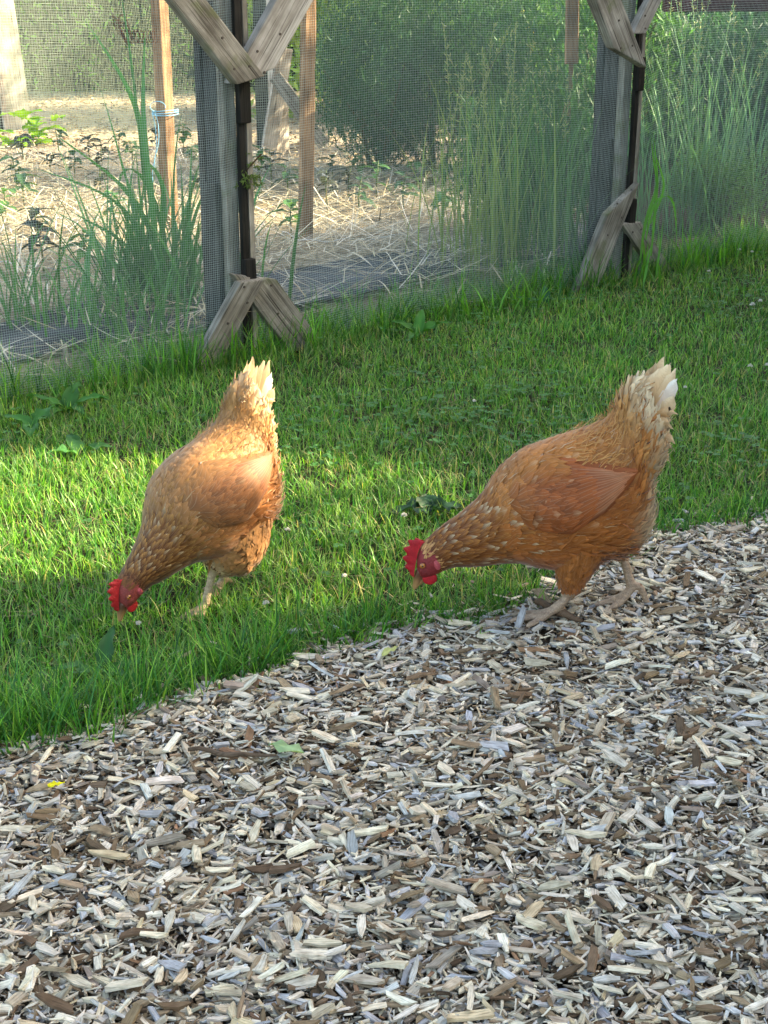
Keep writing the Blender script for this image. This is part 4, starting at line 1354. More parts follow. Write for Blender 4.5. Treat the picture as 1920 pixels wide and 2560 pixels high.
bush('feathery_bush', bpos(1285, 445), 0.55, 0.5, 1.2, 15000, 0.045, 0.14, lin(78, 122, 70), 'dark feathery bush behind the netting left of the second post', seed=3, upward=0.9)
bush('leafy_bush', gnd(730, 385) + Vector((0.3, 2.0, 0)), 0.9, 0.6, 1.9, 7000, 0.07, 0.45, lin(150, 178, 84), 'sunlit yellow-green bush behind the far braced post', seed=4)
bush('leafy_bush', gnd(990, 350) + Vector((0.1, 1.4, 0)), 1.0, 0.6, 1.9, 7000, 0.06, 0.4, lin(132, 166, 80), 'light green bush rising behind the dark feathery bushes', seed=5)
bush('flowering_bush', gnd(1245, 400) + Vector((0.2, 0.5, 0)), 0.6, 0.5, 1.5, 6000, 0.055, 0.4, lin(120, 158, 86), 'tall leafy plant with yellow flowers near the thin reddish stake', seed=6)
fl = bpy.data.objects['flowering_bush']
for k, (px, py) in enumerate([(1230, 95), (1255, 100), (1262, 90), (1290, 100), (1326, 75), (1330, 115), (1300, 15), (1310, 25)]):
    p = at_y(px, py, fl.location.y - 0.5) - fl.location
    V, F, C = leaf_quads(np.repeat([list(p)], 10, 0), np.full(10, 0.03), 0.7, rng.normal(0, 1, (10, 3)), np.repeat([lin(235, 215, 110)], 10, 0))
    obj('blossom', mesh_from('blossom', V, F, C), M['petal'], fl)
bush('feathery_bush', bpos(1640, 430), 0.6, 0.45, 0.86, 11000, 0.05, 0.16, lin(60, 102, 76), 'dark blue-green bush right behind the second post', seed=7, upward=0.9)
bush('feathery_bush', bpos(1850, 430), 0.6, 0.45, 0.84, 11000, 0.05, 0.16, lin(60, 102, 78), 'dark blue-green bush in front of the maroon rails', seed=8, upward=0.9)
bush('feathery_bush', bpos(2060, 430), 0.6, 0.45, 0.86, 8000, 0.05, 0.16, lin(60, 102, 76), 'dark blue-green bush cut by the right picture edge', seed=9, upward=0.9)
bush('leafy_bush', bpos(1790, 560), 0.22, 0.2, 0.34, 3500, 0.03, 0.2, lin(104, 146, 80), 'low light green ferny mound behind the right netting', seed=10, upward=0.9)
bush('leafy_bush', fence_pt(1320, 640, -0.62) * 1.0 - Vector((0, 0, fence_pt(1320, 640, -0.62).z)), 0.32, 0.22, 0.62, 7000, 0.045, 0.16, lin(52, 92, 52), 'low dark bush among the grass stalks left of the second post', seed=13, upward=0.9)
bush('leafy_bush', bpos(1500, 470), 0.45, 0.4, 1.15, 7000, 0.05, 0.2, lin(72, 116, 66), 'dark leafy bush hidden behind the second post', seed=12, upward=0.9)

# maroon rails at the upper right
mr = empty('maroon_railing', (1.5, 6.85, 0), 'dark maroon painted wooden railing behind the bushes at upper right', 'railing')
ym = 6.85
for k, (z, w) in enumerate(((0.92, 0.14),)):
    place_board('rail', (1.28, ym, z), (5.2, ym + 0.35, z), w, 0.04, (0, -1, 0), M['maroon'], mr, 900 + k)
for k in range(4):
    x = 2.15 + 1.0 * k
    place_board('railing_post', (x, ym + 0.13 + 0.09 * k, -0.05), (x, ym + 0.13 + 0.09 * k, 1.0), 0.09, 0.05, (0, -1, 0), M['maroon'], mr, 910 + k)

def hedge(name, p0, p1, depth, h, n, size, aspect, col, label, seed, core=True):
    r = np.random.default_rng(seed)
    p0 = Vector(p0); p1 = Vector(p1); e = (p1 - p0).normalized(); L = (p1 - p0).length; nrm = Vector((-e.y, e.x, 0))
    root = empty(name, p0, label, 'hedge')
    a = r.uniform(0, L, n); z = r.uniform(0, 1, n) ** 0.8 * h; d = r.uniform(-1, 1, n)
    d = np.sign(d) * np.abs(d) ** 0.4 * depth * 0.5
    bul = fbm2(a, z, 1.4, seed) - 0.5
    d = d * (1 + 0.6 * bul); z = z * (1 + 0.25 * (fbm2(a, a * 0, 1.2, seed + 3) - 0.5))
    P = a[:, None] * np.array(e) + d[:, None] * np.array(nrm) + z[:, None] * np.array((0, 0, 1.0))
    cols = np.asarray(col) * r.uniform(0.5, 1.4, (n, 1)) * (0.7 + 0.6 * fbm2(a, z, 2.2, seed + 7))[:, None]
    dirs = np.sign(d)[:, None] * np.array(nrm) * 0.6 + np.array((0, 0, 0.3))
    V, F, C = leaf_quads(P, size * r.uniform(0.6, 1.4, n), aspect, dirs, cols, 0.7)
    obj('crown', mesh_from('crown', V, F, C), M['leaf'], root)
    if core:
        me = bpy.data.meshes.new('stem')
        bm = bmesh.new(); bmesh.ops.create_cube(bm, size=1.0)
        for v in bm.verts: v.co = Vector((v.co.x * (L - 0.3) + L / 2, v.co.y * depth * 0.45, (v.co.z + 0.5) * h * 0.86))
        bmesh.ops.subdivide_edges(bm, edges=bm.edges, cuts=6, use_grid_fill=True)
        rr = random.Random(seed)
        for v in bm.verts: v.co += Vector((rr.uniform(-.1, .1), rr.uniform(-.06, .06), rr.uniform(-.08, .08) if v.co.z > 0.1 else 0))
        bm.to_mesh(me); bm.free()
        o = obj('twigs', me, M['core'], root)  # opaque dark box; shade inside the hedge is put into its colour
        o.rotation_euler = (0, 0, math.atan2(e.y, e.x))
    return root
hedge('hedge', (-8, 14.2, 0), (0.2, 13.2, 0), 1.2, 3.2, 60000, 0.05, 0.4, lin(120, 172, 70), 'light green leafy hedge far behind the back netting', 31)
hedge('hedge', (0.3, 11.6, 0), (8, 10.8, 0), 1.2, 2.6, 22000, 0.085, 0.4, lin(92, 134, 78), 'dark green hedge far behind the bushes on the right', 32)

# ------------------------------------------------------------------ unseen sun blockers added right of the frame, shaped to leave a sun streak
def sfoot(s, X): return s + X * math.tan(SUN_AZ)
hedge('tall_hedge', (4.3, sfoot(-3.6, 4.3), 0), (4.3, sfoot(2.26, 4.3), 0), 1.2, 4.2, 14000, 0.09, 0.5, lin(70, 108, 50), 'tall clipped hedge beside the chip path', 33)  # added unseen to keep the near lawn and chips in shade
hedge('low_hedge', (3.9, sfoot(2.0, 3.9), 0), (3.9, sfoot(3.5, 3.9), 0), 0.7, 2.0, 7000, 0.07, 0.5, lin(70, 108, 50), 'low clipped hedge between tall hedge and shed', 34)  # added unseen to end the sun streak on its right
hedge('garden_hedge', (4.9, sfoot(5.5, 4.9), 0), (5.3, sfoot(9.5, 5.3), 0), 0.9, 2.25, 9000, 0.09, 0.5, lin(70, 108, 50), 'clipped hedge on the garden side of the shed', 35)  # added unseen to keep low sun off the garden bushes
def sunblock_shed():  # boarded hut shape added out of view to block the sun
    y0, y1 = sfoot(3.34, 4.2), sfoot(5.35, 4.2)
    x0, x1, hw, hr = 3.9, 6.2, 2.7, 3.7
    root = empty('shed', (x0, y0, 0), 'red-brown boarded garden shed with dark felt roof', 'shed')
    bm = bmesh.new()
    ym_ = (y0 + y1) / 2
    def prism(bm, pts, xa, xb):
        A = [bm.verts.new((xa - x0, y - y0, z)) for y, z in pts]; B = [bm.verts.new((xb - x0, y - y0, z)) for y, z in pts]
        bm.faces.new(A[::-1]); bm.faces.new(B)
        for i in range(len(pts)):
            j = (i + 1) % len(pts); bm.faces.new((A[i], A[j], B[j], B[i]))
    prism(bm, [(y0 + 0.03, 0), (y1 - 0.03, 0), (y1 - 0.03, hw), (ym_, hr - 0.05), (y0 + 0.03, hw)], x0 + 0.03, x1)
    bmesh.ops.recalc_face_normals(bm, faces=bm.faces)
    me = bpy.data.meshes.new('wall'); bm.to_mesh(me); bm.free()
    obj('wall', me, M['shedwall'], root)
    k = 0
    y = y0 + 0.06
    while y < y1 - 0.05:
        zt = hw + (hr - hw) * (1 - abs(y - ym_) / ((y1 - y0) / 2)) - 0.08
        place_board('plank', (x0, y, 0.02), (x0, y, zt), 0.115, 0.03, (-1, 0, 0), M['shedwall'], root, 950 + k); k += 1
        y += 0.125
    for s in (-1, 1):
        ye = y0 - 0.05 if s < 0 else y1 + 0.05
        bm = bmesh.new(); 
        prism(bm, [(ye, hw - 0.02), (ym_, hr), (ym_, hr + 0.05), (ye, hw + 0.04)], x0 - 0.15, x1 + 0.15)
        bmesh.ops.recalc_face_normals(bm, faces=bm.faces)
        me = bpy.data.meshes.new('roof'); bm.to_mesh(me); bm.free()
        obj('roof', me, M['roofing'], root)
sunblock_shed()

# ------------------------------------------------------------------ hens
def catmull(A, m):
    A = np.asarray(A, float); n = len(A)
    t = np.linspace(0, n - 1, m); i = np.clip(np.floor(t).astype(int), 0, n - 2); f = (t - i)[:, None]
    E = np.vstack([2 * A[0] - A[1], A, 2 * A[-1] - A[-2]])
    p0, p1, p2, p3 = E[i], E[i + 1], E[i + 2], E[i + 3]
    return 0.5 * (2 * p1 + (p2 - p0) * f + (2 * p0 - 5 * p1 + 4 * p2 - p3) * f ** 2 + (3 * p1 - p0 - 3 * p2 + p3) * f ** 3)

def hx(px): return (1100.0 - px) / 3231.0
def hp(px, py, y=0.0):
    return np.array((hx(px), y, (1448.0 + 1320.0 * y - py) / 2950.0))

class Surf:
    def __init__(self, P, wrap, flip=False):
        self.P = P; self.wrap = wrap
        nu, nv = P.shape[:2]
        Pu = np.gradient(P, axis=0)
        if wrap:
            Pv = (np.roll(P, -1, 1) - np.roll(P, 1, 1)) * 0.5
        else:
            Pv = np.gradient(P, axis=1)
        Nn = np.cross(Pv, Pu); Nn /= np.linalg.norm(Nn, axis=2)[..., None] + 1e-12
        if flip: Nn = -Nn
        self.N = Nn
        self.su = np.linalg.norm(Pu, axis=2) + 1e-7; self.sv = np.linalg.norm(Pv, axis=2) + 1e-7
        self.nu, self.nv = nu, nv
    def _b(self, A, u, v):
        uc = np.clip(u, 0, self.nu - 1.001)
        i = np.floor(uc).astype(int); fu = uc - i
        if self.wrap:
            vv = np.mod(v, self.nv); j = np.floor(vv).astype(int) % self.nv; j2 = (j + 1) % self.nv
        else:
            vv = np.clip(v, 0, self.nv - 1.001); j = np.floor(vv).astype(int); j2 = j + 1
        fv = vv - np.floor(vv)
        if A.ndim == 3: fu = fu[..., None]; fv = fv[..., None]
        return (A[i, j] * (1 - fu) + A[i + 1, j] * fu) * (1 - fv) + (A[i, j2] * (1 - fu) + A[i + 1, j2] * fu) * fv
    def pos(self, u, v):
        p = self._b(self.P, u, v)
        over = np.clip(u - (self.nu - 1.001), 0, None)[..., None]
        if np.any(over > 0):
            d = self._b(self.P, np.full_like(u, self.nu - 1.001), v) - self._b(self.P, np.full_like(u, self.nu - 5.0), v)
            p = p + d / 4.0 * over
        return p
    def nrm(self, u, v):
        n = self._b(self.N, u, v); return n / (np.linalg.norm(n, axis=-1)[..., None] + 1e-12)
    def speed(self, u, v): return self._b(self.su, u, v), self._b(self.sv, u, v)

ROWT = np.array([0.0, 0.25, 0.5, 0.78, 1.0])
def lay_feathers(surf, u0, v0, L, W, lift, skew, c0, c1, cedge=None, base_off=0.0, camber=0.25, curlup=0.0, fluff=0.0, prof=(0.45, 0.92, 1.0, 0.78, 0.2), dirsign=1.0, texp=1.6, dark_side=0.0):
    """feathers that follow the surface like shingles; all inputs (n,) or (n,3). returns V,F,C,U"""
    n = len(u0)
    su, sv = surf.speed(u0, v0)
    Vs, Cs, Us = [], [], []
    rnd = rng.uniform(0, 1, n)
    ragged = rng.normal(0, 1, (n, 5, 3))
    for k, t in enumerate(ROWT):
        for s in (-1, 0, 1):
            tt = t * (1 - 0.07 * abs(s) * (t > 0.7))
            tt = tt + ragged[:, k, s + 1] * 0.03 * (t > 0.5)
            uu = u0 + dirsign * L * tt / su
            lat = s * W * prof[k] * (1 + fluff * ragged[:, k, s + 1] * 0.35)
            vv = v0 + (lat + skew * L * tt) / sv
            p = surf.pos(uu, vv)
            nn = surf.nrm(uu, vv)
            off = base_off + lift * tt ** 1.3 + curlup * L * tt ** 3 + camber * W * (1 - abs(s)) * prof[k] * 0.6
            p = p + nn * np.asarray(off)[..., None]
            if fluff: p = p + ragged[:, k] * (fluff * 0.0016)
            Vs.append(p)
            f = np.clip(tt, 0, 1)[:, None] ** texp if np.ndim(tt) else t ** texp
            c = c0 * (1 - f) + c1 * f
            if cedge is not None and (abs(s) == 1 or t == 1.0):
                c = c * 0.5 + cedge * 0.5
            if dark_side and s == 1: c = c * (1 - dark_side)
            Cs.append(c)
            Us.append(np.stack([np.full(n, (s + 1) * 0.499) + np.floor(rnd * 40) , np.full(n, t) + np.floor(rnd * 1000) % 37], -1))
    V = np.stack(Vs, 1).reshape(-1, 3); C = np.stack(Cs, 1).reshape(-1, 3); U = np.stack(Us, 1).reshape(-1, 2)
    F = []
    for k in range(4):
        for s in range(2):
            a = k * 3 + s
            F += [(a, a + 3, a + 4), (a, a + 4, a + 1)]
    F = (np.array(F)[None] + (np.arange(n) * 15)[:, None, None]).reshape(-1, 3)
    return V, F, C, U

BODY_SECT = [  # top, bottom in profile (drawing units), half width in metres
    ((192, 1150), (222, 1208), 0.012), ((198, 1085), (262, 1200), 0.0185), ((228, 1022), (318, 1180), 0.0225),
    ((322, 948), (398, 1142), 0.027), ((436, 872), (520, 1138), 0.038), ((552, 782), (680, 1116), 0.056),
    ((640, 660), (800, 1112), 0.076), ((762, 560), (930, 1136), 0.090), ((900, 510), (1080, 1122), 0.096),
    ((1050, 466), (1235, 1092), 0.094), ((1170, 425), (1395, 1046), 0.085), ((1235, 392), (1478, 920), 0.071),
    ((1270, 345), (1468, 735), 0.054), ((1290, 295), (1520, 600), 0.043), ((1318, 250), (1535, 470), 0.032),
    ((1352, 215), (1535, 375), 0.020), ((1392, 190), (1530, 300), 0.009)]

def body_surf():
    top = np.array([hp(*s[0]) for s in BODY_SECT]); bot = np.array([hp(*s[1]) for s in BODY_SECT]); w = np.array([[s[2]] for s in BODY_SECT])
    nu, nv = 330, 96
    T = catmull(top, nu); B = catmull(bot, nu); W = np.maximum(catmull(w, nu), 0.002)
    c = (T + B) / 2; h = (T - B) / 2
    th = np.linspace(0, 2 * np.pi, nv, endpoint=False)
    ct, st = np.cos(th), np.sin(th)
    # egg section: fuller below the middle
    wfac = 1.0 - 0.13 * ct
    P = c[:, None] + h[:, None] * ct[None, :, None] + np.array((0, 1.0, 0)) * (W * (np.sign(st) * np.abs(st) ** 0.92 * wfac)[None, :])[..., None]
    return Surf(P, True)

def tube_surf(path, rad, nu=60, nv=40, flat=1.0):
    P = catmull(np.asarray(path, float), nu); r = catmull(np.asarray(rad, float)[:, None], nu)[:, 0]
    T = np.gradient(P, axis=0); T /= np.linalg.norm(T, axis=1)[:, None]
    Y = np.array((0, 1.0, 0)); A = np.cross(T, Y); A /= np.linalg.norm(A, axis=1)[:, None]; B = np.cross(T, A)
    th = np.linspace(0, 2 * np.pi, nv, endpoint=False)
    G = P[:, None] + r[:, None, None] * (A[:, None] * np.cos(th)[None, :, None] + B[:, None] * np.sin(th)[None, :, None] * flat)
    s = Surf(G, True)
    if ((s.N[nu // 2] * (G[nu // 2] - P[nu // 2])).sum()) < 0: s = Surf(G, True, True)
    return s

def surf_mesh(s):
    nu, nv = s.nu, s.nv
    V = s.P.reshape(-1, 3)
    F = []
    i, j = np.meshgrid(np.arange(nu - 1), np.arange(nv), indexing='ij')
    a = (i * nv + j).ravel(); b = (i * nv + (j + 1) % nv).ravel()
    F = np.stack([a, b, b + nv, a + nv], -1)
    F = np.concatenate([F[:, [0, 1, 2]], F[:, [0, 2, 3]]])
    c0, c1 = len(V), len(V) + 1
    V = np.vstack([V, s.P[0].mean(0)[None], s.P[-1].mean(0)[None]])
    k = np.arange(nv)
    F = np.concatenate([F, np.stack([np.full(nv, c0), (k + 1) % nv, k], -1), np.stack([np.full(nv, c1), (nu - 1) * nv + k, (nu - 1) * nv + (k + 1) % nv], -1)])
    return V, F

def remesh(V, F, voxel):
    me = mesh_from('tmp', V, F)
    o = bpy.data.objects.new('tmp', me); COL.objects.link(o)
    md = o.modifiers.new('r', 'REMESH'); md.mode = 'VOXEL'; md.voxel_size = voxel
    sm = o.modifiers.new('s', 'SMOOTH'); sm.factor = 0.5; sm.iterations = 3
    dg = bpy.context.evaluated_depsgraph_get()
    out = bpy.data.meshes.new_from_object(o.evaluated_get(dg))
    bpy.data.objects.remove(o)
    nv = len(out.vertices); co = np.empty(nv * 3, np.float32); out.vertices.foreach_get('co', co)
    ls = np.empty(len(out.loops), np.int32); out.loops.foreach_get('vertex_index', ls)
    q = ls.reshape(-1, 4)
    bpy.data.meshes.remove(out)
    return co.reshape(-1, 3).astype(float), q

def shingle(surf, ua, ub, row, colsp, jit=0.3, vmask=None):
    """staggered feather roots between u indices"""
    us, vs = [], []
    u = ua; k = 0
    while u < ub:
        ring = surf.P[int(np.clip(u, 0, surf.nu - 1))]
        if surf.wrap: circ = np.linalg.norm(np.roll(ring, -1, 0) - ring, axis=1).sum()
        else: circ = np.linalg.norm(np.diff(ring, axis=0), axis=1).sum()
        cs = colsp(u) if callable(colsp) else colsp
        m = max(3, int(circ / cs))
        v = (np.arange(m) + 0.5 * (k % 2) + rng.normal(0, jit * 0.5, m)) * surf.nv / m
        sp = surf.su[int(np.clip(u, 0, surf.nu - 1))].mean()
        rr = row(u) if callable(row) else row
        us.append(np.full(m, u) + rng.normal(0, jit, m) * rr / sp * 0.5); vs.append(v)
        u += max(rr / sp, 0.2); k += 1
    return np.concatenate(us), np.concatenate(vs)

def smooth01(x, a, b):
    t = np.clip((np.asarray(x, float) - a) / (b - a), 0, 1)
    return t * t * (3 - 2 * t)

def make_hen(label, loc, yaw, bend, pal, stance, scale=1.0, side_turn=0.0, pitch=0.0, seed=1):
    """the hen looks along local +X, its left side is +Y"""
    global rng
    keep_rng = rng
    rng = np.random.default_rng(seed)
    root = empty('hen', loc, label, 'hen', 'hens pecking by the fence')
    root.rotation_euler = (0, 0, yaw)
    root.scale = scale
    HINGE = hp(760, 900)
    def deform(V):
        V = np.array(V, float)
        # pitch of trunk about the hip, only above the legs
        if pitch:
            hz = smooth01(V[:, 2], 0.10, 0.17)
            piv = hp(1090, 1050)
            a = pitch * hz
            x, z = V[:, 0] - piv[0], V[:, 2] - piv[2]
            V[:, 0] = piv[0] + x * np.cos(a) + z * np.sin(a); V[:, 2] = piv[2] - x * np.sin(a) + z * np.cos(a)
        m = smooth01(V[:, 0], HINGE[0] - 0.02, HINGE[0] + 0.11)
        a = bend * m
        x, z = V[:, 0] - HINGE[0], V[:, 2] - HINGE[2]
        x2 = x * np.cos(a) + z * np.sin(a); z2 = -x * np.sin(a) + z * np.cos(a)
        b = side_turn * m
        y = V[:, 1]
        V[:, 0] = HINGE[0] + x2 * np.cos(b) - y * np.sin(b); V[:, 1] = x2 * np.sin(b) + y * np.cos(b); V[:, 2] = HINGE[2] + z2
        return V
    def part(name, V, F, C=None, U=None, mat=None, parent=None, smooth=True, kind=None, lab=None):
        F = np.asarray(F)
        return obj(name, mesh_from(name, deform(V), F, C, U, smooth), mat, parent or root, lab, None, None, kind)
    bs = body_surf()
    NU = bs.nu - 1; NS = len(BODY_SECT) - 1
    U = lambda s: s / NS * NU           # section index -> grid u
    # ---- body: trunk, thighs, shanks and toes as one skin
    pieces = [surf_mesh(bs)]
    legs = []
    thighs = []
    for side, st in stance.items():
        th = tube_surf(st['thigh'], st['trad'], flat=0.85); thighs.append(th); pieces.append(surf_mesh(th))
        sh = st['shank']
        pieces.append(tube(catmull(np.array(sh), 14), np.interp(np.linspace(0, 1, 14), [0, 0.12, 0.5, 1], [0.0115, 0.0098, 0.0075, 0.0088]), 12))
        for toe in st['toes']:
            P = catmull(np.array(toe), 10)
            r = np.interp(np.linspace(0, 1, 10), [0, 0.5, 0.85, 1], [0.0072, 0.0060, 0.0046, 0.0016])
            pieces.append(tube(P, r, 10))
    nvt = 0; Vs = []; Fs = []
    for V, F in pieces:
        Vs.append(V); Fs.append(np.asarray(F) + nvt); nvt += len(V)
    V, F = remesh(np.concatenate(Vs), np.concatenate(Fs), 0.0032)
    col = np.repeat([pal['under'] * 1.35], len(V), 0)
    legmask = np.zeros(len(V), bool)
    for st in stance.values():
        sh0 = np.array(st['shank'][0]); 
        d = np.array(st['shank'][-1]) - sh0
        near = np.linalg.norm(V - (sh0 + np.clip(((V - sh0) @ d) / (d @ d), 0, 1)[:, None] * d), axis=1) < 0.016
        legmask |= near
    legmask |= V[:, 2] < 0.052
    band = 0.88 + 0.2 * (np.sin(V[:, 2] * 900) > 0)[:, None]
    col[legmask] = (pal['leg'] * rng.uniform(0.85, 1.1, (len(V), 1)) * band)[legmask]
    hx0 = hp(318, 1100)[0]; headm = V[:, 0] > hx0
    hr = np.clip((V[:, 0] - hx0) / 0.006, 0, 1)[:, None]
    crown = ((V[:, 2] - hp(0, 1050)[2]) / 0.012).clip(0, 1)[:, None]
    headc = pal['face'] * (1 - crown * 0.85) + pal['crown'] * crown * 0.85
    col[headm] = (col * (1 - hr) + headc * hr)[headm]
    part('body', V, F, col, None, M['skin'])
    for st in stance.values():
        for toe in st['toes']:
            e0, e1 = np.array(toe[-2], float), np.array(toe[-1], float); d = (e1 - e0) / np.linalg.norm(e1 - e0)
            V, F = tube([e1 - d * 0.004, e1 + d * 0.003, e1 + d * 0.010 + np.array((0, 0, -0.003))], [0.0030, 0.0024, 0.0005], 7)
            part('claw', V, F, np.repeat([lin(96, 78, 62)], len(V), 0), None, M['beak'])
    # ---- trunk plumage
    acc = Acc(); hack = Acc(); flf = Acc()
    s_of = lambda u: u / NU * NS
    def region(u0, v0):
        s = s_of(u0); ang = np.mod(v0, bs.nv) / bs.nv * 2 * np.pi
        topness = np.cos(ang)        # 1 on the back, -1 underneath
        return s, topness
    # neck hackle
    u0, v0 = shingle(bs, U(2.35), U(6.3), lambda u: 0.0062 + 0.0026 * s_of(u) / 6, lambda u: 0.0042 + 0.0011 * (s_of(u) - 2), 0.5)
    s, tp = region(u0, v0); n = len(u0)
    L = 0.020 + 0.0036 * (s - 2) + rng.normal(0, 0.002, n); W = 0.0028 + 0.0006 * (s - 2)
    t = smooth01(s, 3.0, 6.2)[:, None]; tpn = ((tp + 1) / 2)[:, None]
    cb = (pal['neck0'] * (1 - t) + pal['neck1'] * t) * rng.uniform(0.75, 1.2, (n, 1))
    ce = (pal['necktip'] * (0.35 + 0.65 * tpn) + cb * (0.65 - 0.65 * tpn)) * rng.uniform(0.75, 1.15, (n, 1))
    pale = rng.random(n) < pal['pale_p'] * (0.35 + 0.65 * tpn[:, 0])
    ce[pale] = pal['pale'] * rng.uniform(0.8, 1.1, (pale.sum(), 1))
    hack.add(*lay_feathers(bs, u0, v0, L, W, rng.uniform(0.0012, 0.0034, n), rng.normal(0, 0.12, n), cb * 0.85, ce, None, 0.0005, 0.3, texp=3.0))
    # small head feathers on crown and nape
    u0, v0 = shingle(bs, U(1.65), U(2.5), 0.004, 0.0038, 0.5)
    s, tp = region(u0, v0); m = (tp > 0.35) | ((s > 2.25) & (tp > -0.95)); u0, v0 = u0[m], v0[m]; n = len(u0)
    c = pal['crown'] * rng.uniform(0.65, 1.25, (n, 1))
    hack.add(*lay_feathers(bs, u0, v0, rng.uniform(0.006, 0.010, n), np.full(n, 0.0018), rng.uniform(0.0005, 0.0025, n), rng.normal(0, 0.3, n), c, c * 1.1))
    # breast, flanks, back, saddle
    u0, v0 = shingle(bs, U(5.2), U(12.5), 0.0092, lambda u: 0.0072, 0.7)
    s, tp = region(u0, v0); n = len(u0)
    back = smooth01(tp, 0.1, 0.75); rear = smooth01(s, 9.3, 12.0); low = smooth01(-tp, 0.1, 0.8)
    L = 0.031 + 0.010 * rear * back + 0.010 * low + rng.normal(0, 0.004, n)
    W = 0.0058 + 0.0014 * back * (1 - rear) + rng.normal(0, 0.0009, n)
    b_ = back[:, None]; r_ = rear[:, None]; l_ = low[:, None]
    cb = pal['flank'] * (1 - b_) + (pal['back'] * (1 - r_) + pal['saddle'] * r_) * b_
    cb = cb * (1 - l_ * (0.4 + 0.6 * r_)) + (pal['breast'] * (1 - r_) + pal['fluff'] * r_) * l_ * (0.4 + 0.6 * r_)
    pn = fbm2(u0 * 0.03, v0 * 0.06, 1.3, 91)[:, None]
    gv = (smooth01(s, 8.9, 10.3) * smooth01(-tp, 0.1, 0.7))[:, None]; cb = cb * (1 - gv) + pal['vent'] * gv
    cb = cb * rng.uniform(0.82, 1.12, (n, 1)) * (0.72 + 0.56 * pn)
    ct = cb * (1.0 + 0.6 * pal['tipgain']) * rng.uniform(0.85, 1.2, (n, 1))
    pale = rng.random(n) < pal['pale_p'] * (0.08 + 0.25 * back * (1 - rear))
    ct[pale] = (ct * 0.45 + pal['pale'] * 0.55)[pale]
    acc.add(*lay_feathers(bs, u0, v0, L, W, rng.uniform(0.0008, 0.0028, n) + 0.003 * low, rng.normal(0, 0.16, n), cb * 0.84, ct, cb * 1.08, 0.001, 0.16, 0.0, 0.35, prof=(0.45, 0.92, 1.0, 0.86, 0.4), texp=3.5))
    # shaft streaks: thin pale plumes
    u0, v0 = shingle(bs, U(5.6), U(11.0), 0.017, 0.015, 1.0)
    s, tp = region(u0, v0); m = rng.random(len(u0)) < pal['pale_p'] * 0.9; u0, v0 = u0[m], v0[m]; n = len(u0)
    c = (pal['pale'] * 0.6 + pal['flank'] * 0.4) * rng.uniform(0.7, 1.0, (n, 1))
    acc.add(*lay_feathers(bs, u0, v0, rng.uniform(0.012, 0.024, n), np.full(n, 0.0008), np.full(n, 0.004), rng.normal(0, 0.2, n), c, c, None, 0.0042, 0.1, 0.0, 0.3))
    # soft loose plumes over flank and belly
    u0, v0 = shingle(bs, U(7.0), U(12.8), 0.013, 0.012, 0.8)
    s, tp = region(u0, v0); m = (tp < 0.25) & ((s > 8.8) | (tp < -0.2)); u0, v0, s, tp = u0[m], v0[m], s[m], tp[m]; n = len(u0)
    r_ = smooth01(s, 9.0, 11.8)[:, None]; greyish = smooth01(s, 8.9, 10.3)[:, None] * smooth01(-tp, 0.1, 0.7)[:, None]
    c = (pal['breast'] * (1 - r_) + pal['fluff'] * r_); c = c * (1 - greyish) + pal['vent'] * greyish
    c = c * rng.uniform(0.75, 1.25, (n, 1))
    flf.add(*lay_feathers(bs, u0, v0, rng.uniform(0.030, 0.052, n), rng.uniform(0.0035, 0.0075, n), rng.uniform(0.004, 0.012, n), rng.normal(0.0, 0.28, n), c * 0.85, c * 1.15, None, 0.001, 0.1, 0.05, 1.0, (0.4, 0.8, 1.0, 0.8, 0.25)))
    # fine wisps that break the outline
    u0, v0 = shingle(bs, U(8.5), U(14.0), 0.010, 0.010, 1.0)
    s, tp = region(u0, v0); m = (rng.random(len(u0)) < 0.85); u0, v0, s, tp = u0[m], v0[m], s[m], tp[m]; n = len(u0)
    r_ = smooth01(s, 9.0, 11.8)[:, None]; b_ = smooth01(tp, 0.1, 0.75)[:, None]
    c = pal['flank'] * (1 - b_) + pal['saddle'] * b_; lo = smooth01(-tp, 0.0, 0.6)[:, None]; c = c * (1 - lo) + pal['fluff'] * lo; gv = (smooth01(s, 8.9, 10.3) * smooth01(-tp, 0.1, 0.7))[:, None]; c = c * (1 - gv) + pal['vent'] * gv
    flf.add(*lay_feathers(bs, u0, v0, rng.uniform(0.028, 0.045, n), np.full(n, 0.0011), rng.uniform(0.004, 0.013, n), rng.normal(0, 0.4, n), c, c * 1.2, None, 0.001, 0.1, 0.08, 0.8, (1, 0.9, 0.7, 0.5, 0.2)))
    # thigh plumage
    for th in thighs:
        u0, v0 = shingle(th, 2, th.nu - 9, 0.0085, 0.0085, 0.5)
        n = len(u0); f = smooth01(u0 / th.nu, 0.5, 0.98)[:, None]
        c = (pal['thigh'] * (1 - f) + pal['thigh2'] * f) * rng.uniform(0.78, 1.2, (n, 1))
        flf.add(*lay_feathers(th, u0, v0, rng.uniform(0.020, 0.032, n) * (1 - 0.62 * f[:, 0]), rng.uniform(0.004, 0.0075, n), rng.uniform(0.001, 0.005, n), rng.normal(0, 0.2, n), c * 0.85, c * 1.15, None, 0.0008, 0.15, -0.05, 0.6))
    part('neck_hackle', *hack.arrays(), M['feather'], kind='stuff')
    part('body_plumage', *acc.arrays(), M['feather'], kind='stuff')
    part('fluff', *flf.arrays(), M['feather'], kind='stuff')
    # ---- wings: shell over the flank, coverts, then long flight feathers as single pieces
    bvh = BVHTree.FromPolygons([Vector(p) for p in surf_mesh(bs)[0]], surf_mesh(bs)[1].tolist())
    sh_px, tip_px = np.array((668.0, 735.0)), np.array((1345.0, 585.0))
